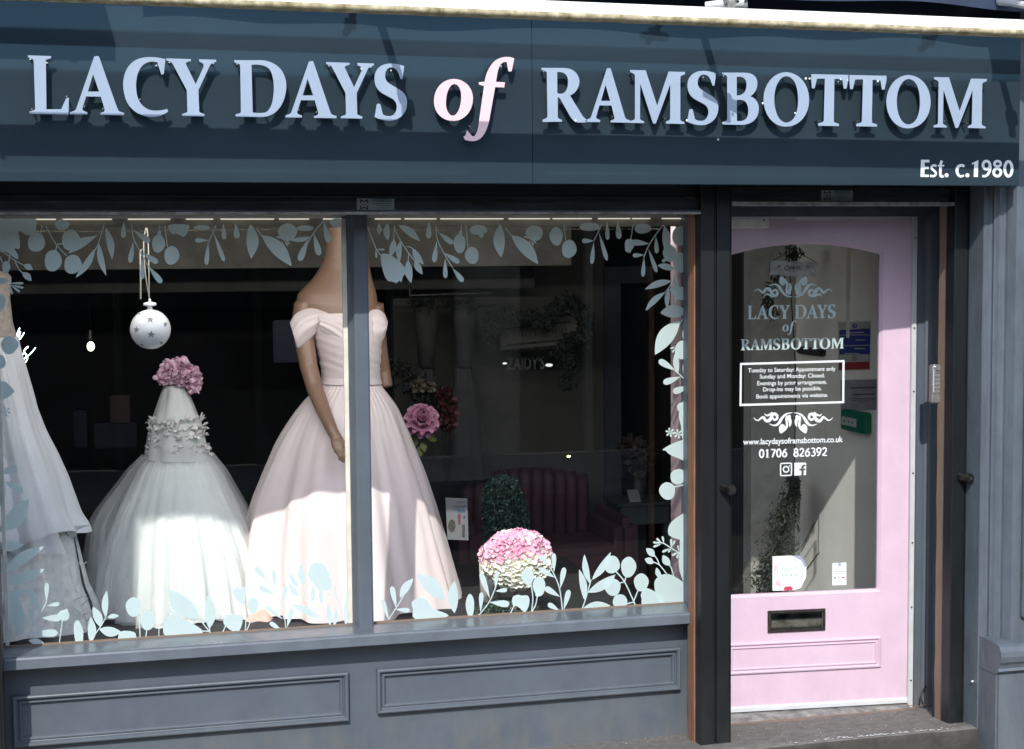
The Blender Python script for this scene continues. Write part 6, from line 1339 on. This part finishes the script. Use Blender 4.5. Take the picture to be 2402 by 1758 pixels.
# ================================================================ ACROSS THE STREET (seen only in reflections)
def far_building(x0, x1, h, label, wall, sill_c, shopcol, nb, txt=None):
    t = thing('stone_terrace', ((x0+x1)/2, -9.2, 0), label, 'building'); m = MB(); m.box(x0, x1, -9.6, -9.2, 2.95, h); m.box(x0, x0+.35, -9.6, -9.2, 0, 2.95); m.box(x1-.35, x1, -9.6, -9.2, 0, 2.95); m.build('wall', wall, t)
    m = MB(); m.box(x0+.3, x1-.3, -9.2, -9.05, 2.4, 2.9, bev=.02); m.build('shop_fascia', shopcol, t)
    m = MB(); m.box(x0+.35, x1-.35, -9.4, -9.3, 0, 2.4); m.build('dark_shopfront', WALLD, t)
    k = int((x1-x0)/1.5)
    for i in range(k):
        x = x0+.35+(x1-x0-.7)*(i+.5)/k; m = MB(); m.box(x-.04, x+.04, -9.28, -9.18, 0, 2.4); m.build('shop_mullion', shopcol, t)
    for i in range(nb):
        x = x0+(x1-x0)*(i+.5)/nb; m = MB(); m.box(x-.5, x+.5, -9.19, -9.12, 3.38, 3.5); m.box(x-.5, x+.5, -9.19, -9.14, 4.7, 4.86)
        wn = m.build('window', STONE, t); m = MB(); m.box(x-.42, x+.42, -9.196, -9.19, 3.5, 4.7); m.build('pane', bpy.data.materials['flap_metal'], wn); m = MB(); m.box(x-.03, x+.03, -9.19, -9.17, 3.5, 4.7); m.box(x-.42, x+.42, -9.19, -9.17, 4.08, 4.14); m.build('window_bars', PVCW, wn)
    m = MB(); m.prism([(-9.2,h),(-9.1,h),(-9.1,h+.1),(-11.5,h+(1.0 if nb else .3)),(-11.5,h)], x0, x1); m.build('roof', bpy.data.materials['slate_casing'], t)
    if txt:
        q = text_mesh(txt, .26, (x0+x1)/2, 2.52, 0, center=True, bold=.01, name='fascia_word')
        for v in q.data.vertices: v.co = Vector((x0+x1-v.co.x, -9.045, v.co.z))
        q.data.materials.append(PVCW); q.parent = t; q.matrix_parent_inverse = t.matrix_basis.inverted()
    return t
SHC = mat('dark_green_shopfront', (.03,.05,.04), .4); SHB = mat('stone_band', (.3,.28,.24), .7)
far_building(-16, -9.5, 5.3, 'sooty stone terrace at the far left of the street opposite', STONE, None, SHC, 3)
far_building(-9.5, -2.6, 5.6, 'stone terrace with a pale fascia opposite the sign end', STONE, None, SHB, 3, 'Cafe')
far_building(-2.6, 3.6, 3.7, 'low stone building with dark shopfront directly opposite the window', STONE, None, SHC, 0)
far_building(3.6, 10.4, 3.8, 'low stone building with a pale banded shopfront opposite the door', STONE, None, SHB, 0)
far_building(10.4, 18, 5.3, 'stone terrace at the far right of the street opposite', STONE, None, SHC, 3)


# ================================================================ pieces become objects of their own
def split_loose(o, name=None, under=False):
    """every separate piece of a mesh becomes an object with the same parent (or a child of an empty in its place)"""
    bm = bmesh.new(); bm.from_mesh(o.data); bmesh.ops.remove_doubles(bm, verts=bm.verts, dist=1e-5); bm.verts.ensure_lookup_table()
    seen = set(); comps = []
    for v in bm.verts:
        if v.index in seen: continue
        st = [v]; seen.add(v.index); c = []
        while st:
            a = st.pop(); c.append(a)
            for e in a.link_edges:
                b = e.other_vert(a)
                if b.index not in seen: seen.add(b.index); st.append(b)
        comps.append(c)
    if len(comps) < 2: bm.free(); return
    nm = name or o.name.split('.')[0]; smooth = o.data.polygons[0].use_smooth; mats = list(o.data.materials); par = o.parent; inv = o.matrix_parent_inverse.copy()
    if under:
        em = bpy.data.objects.new(o.name.split('.')[0], None); COL.objects.link(em); em.parent = par; em.matrix_parent_inverse = inv; em.empty_display_size = .02
    for c in comps:
        ids = {v.index: i for i, v in enumerate(c)}; fs = {f for v in c for f in v.link_faces}
        me = bpy.data.meshes.new(nm); me.from_pydata([tuple(v.co) for v in c], [], [[ids[v.index] for v in f.verts] for f in fs])
        for mm in mats: me.materials.append(mm)
        for p_, f in zip(me.polygons, fs): p_.material_index = f.material_index; p_.use_smooth = smooth
        q = bpy.data.objects.new(nm, me); COL.objects.link(q)
        if under: q.parent = em
        elif par: q.parent = par; q.matrix_parent_inverse = inv
    bm.free(); bpy.data.objects.remove(o)
SPL = {'shutter_slat':None,'rose_head':'rose_petal','rose_leaf':None,'ruffle_trim':'ruffle','sofa_back':'back_channel','paint_drip':None,'window_bars':'window_bar','window':'window_trim','ribbon':None,'glazing_bead':None,'bullet_lock':None,'arm_bolt':None,'door_post':None,'door_head':None,'shutter_box':None,'packer_stud':None,'sign_line':None,'plate_mark':None,'sign_sprig':None,'open_script':None,'wall_word':'wall_letter','wall_moulding':None,'fascia_word':'fascia_letter','lace_motif':None,'neon_script':None}
for o in list(bpy.data.objects):
    if o.type != 'MESH' or o.children: continue
    b_ = o.name.split('.')[0]
    if b_ == 'neon_script': continue
    if b_ in SPL: split_loose(o, SPL[b_])
    elif b_ == 'blossom' and o.parent and o.parent.name.startswith('crown_flower'): split_loose(o, 'petal', True)
    elif b_ in ('blossom','vinyl_text','card_print','stand_off','panel_screw','strip_screw','scroll_ornament','sticker_word','sticker_script','garland_stem','kerb_pieces'): o['kind'] = 'stuff'
import OpenImageIO as oiio, sys, numpy as np
b=oiio.ImageBuf('/workdir/render_main.png'); a=b.get_pixels(oiio.UINT8)
s=2402/1024
pts=dict(riser=(600,1700),riserR=(1500,1680),pinklit=(1900,1620),pinkshadeTop=(1950,545),pinkshadeR=(2110,700),signlit=(700,410),signlit2=(1100,260),signband=(700,350),signbandR=(1450,350),signtop=(600,35),pinkdress_sh=(790,900),pinkdress_lit=(720,1300),white_sh=(420,1120),white_lit=(480,1330),bauble=(352,780),leftdress=(60,1050),leftdress2=(110,1180),decal_top=(140,605),decal_bot=(1250,1345),rail=(1680,1300),pil=(2385,1200),pil_sh=(2340,480),letter=(200,200),letter2=(1850,185),skin=(740,700),backwall=(1150,900),dark=(250,1000),lobbyside=(1950,700),lobbyback=(1820,900),lobbylit=(1980,1250),sill=(500,1490) ,step=(2000,1720),mull=(850,1200),mullsh=(845,600),beam=(600,600),jamb=(2165,1200),green=(2010,1000),letterf=(1060,220))
for k,(x,y) in pts.items():
    X,Y=int(x/s),int(y/s); p=a[max(0,Y-2):Y+3,max(0,X-2):X+3,:3].reshape(-1,3).mean(0); print(k,p.astype(int))
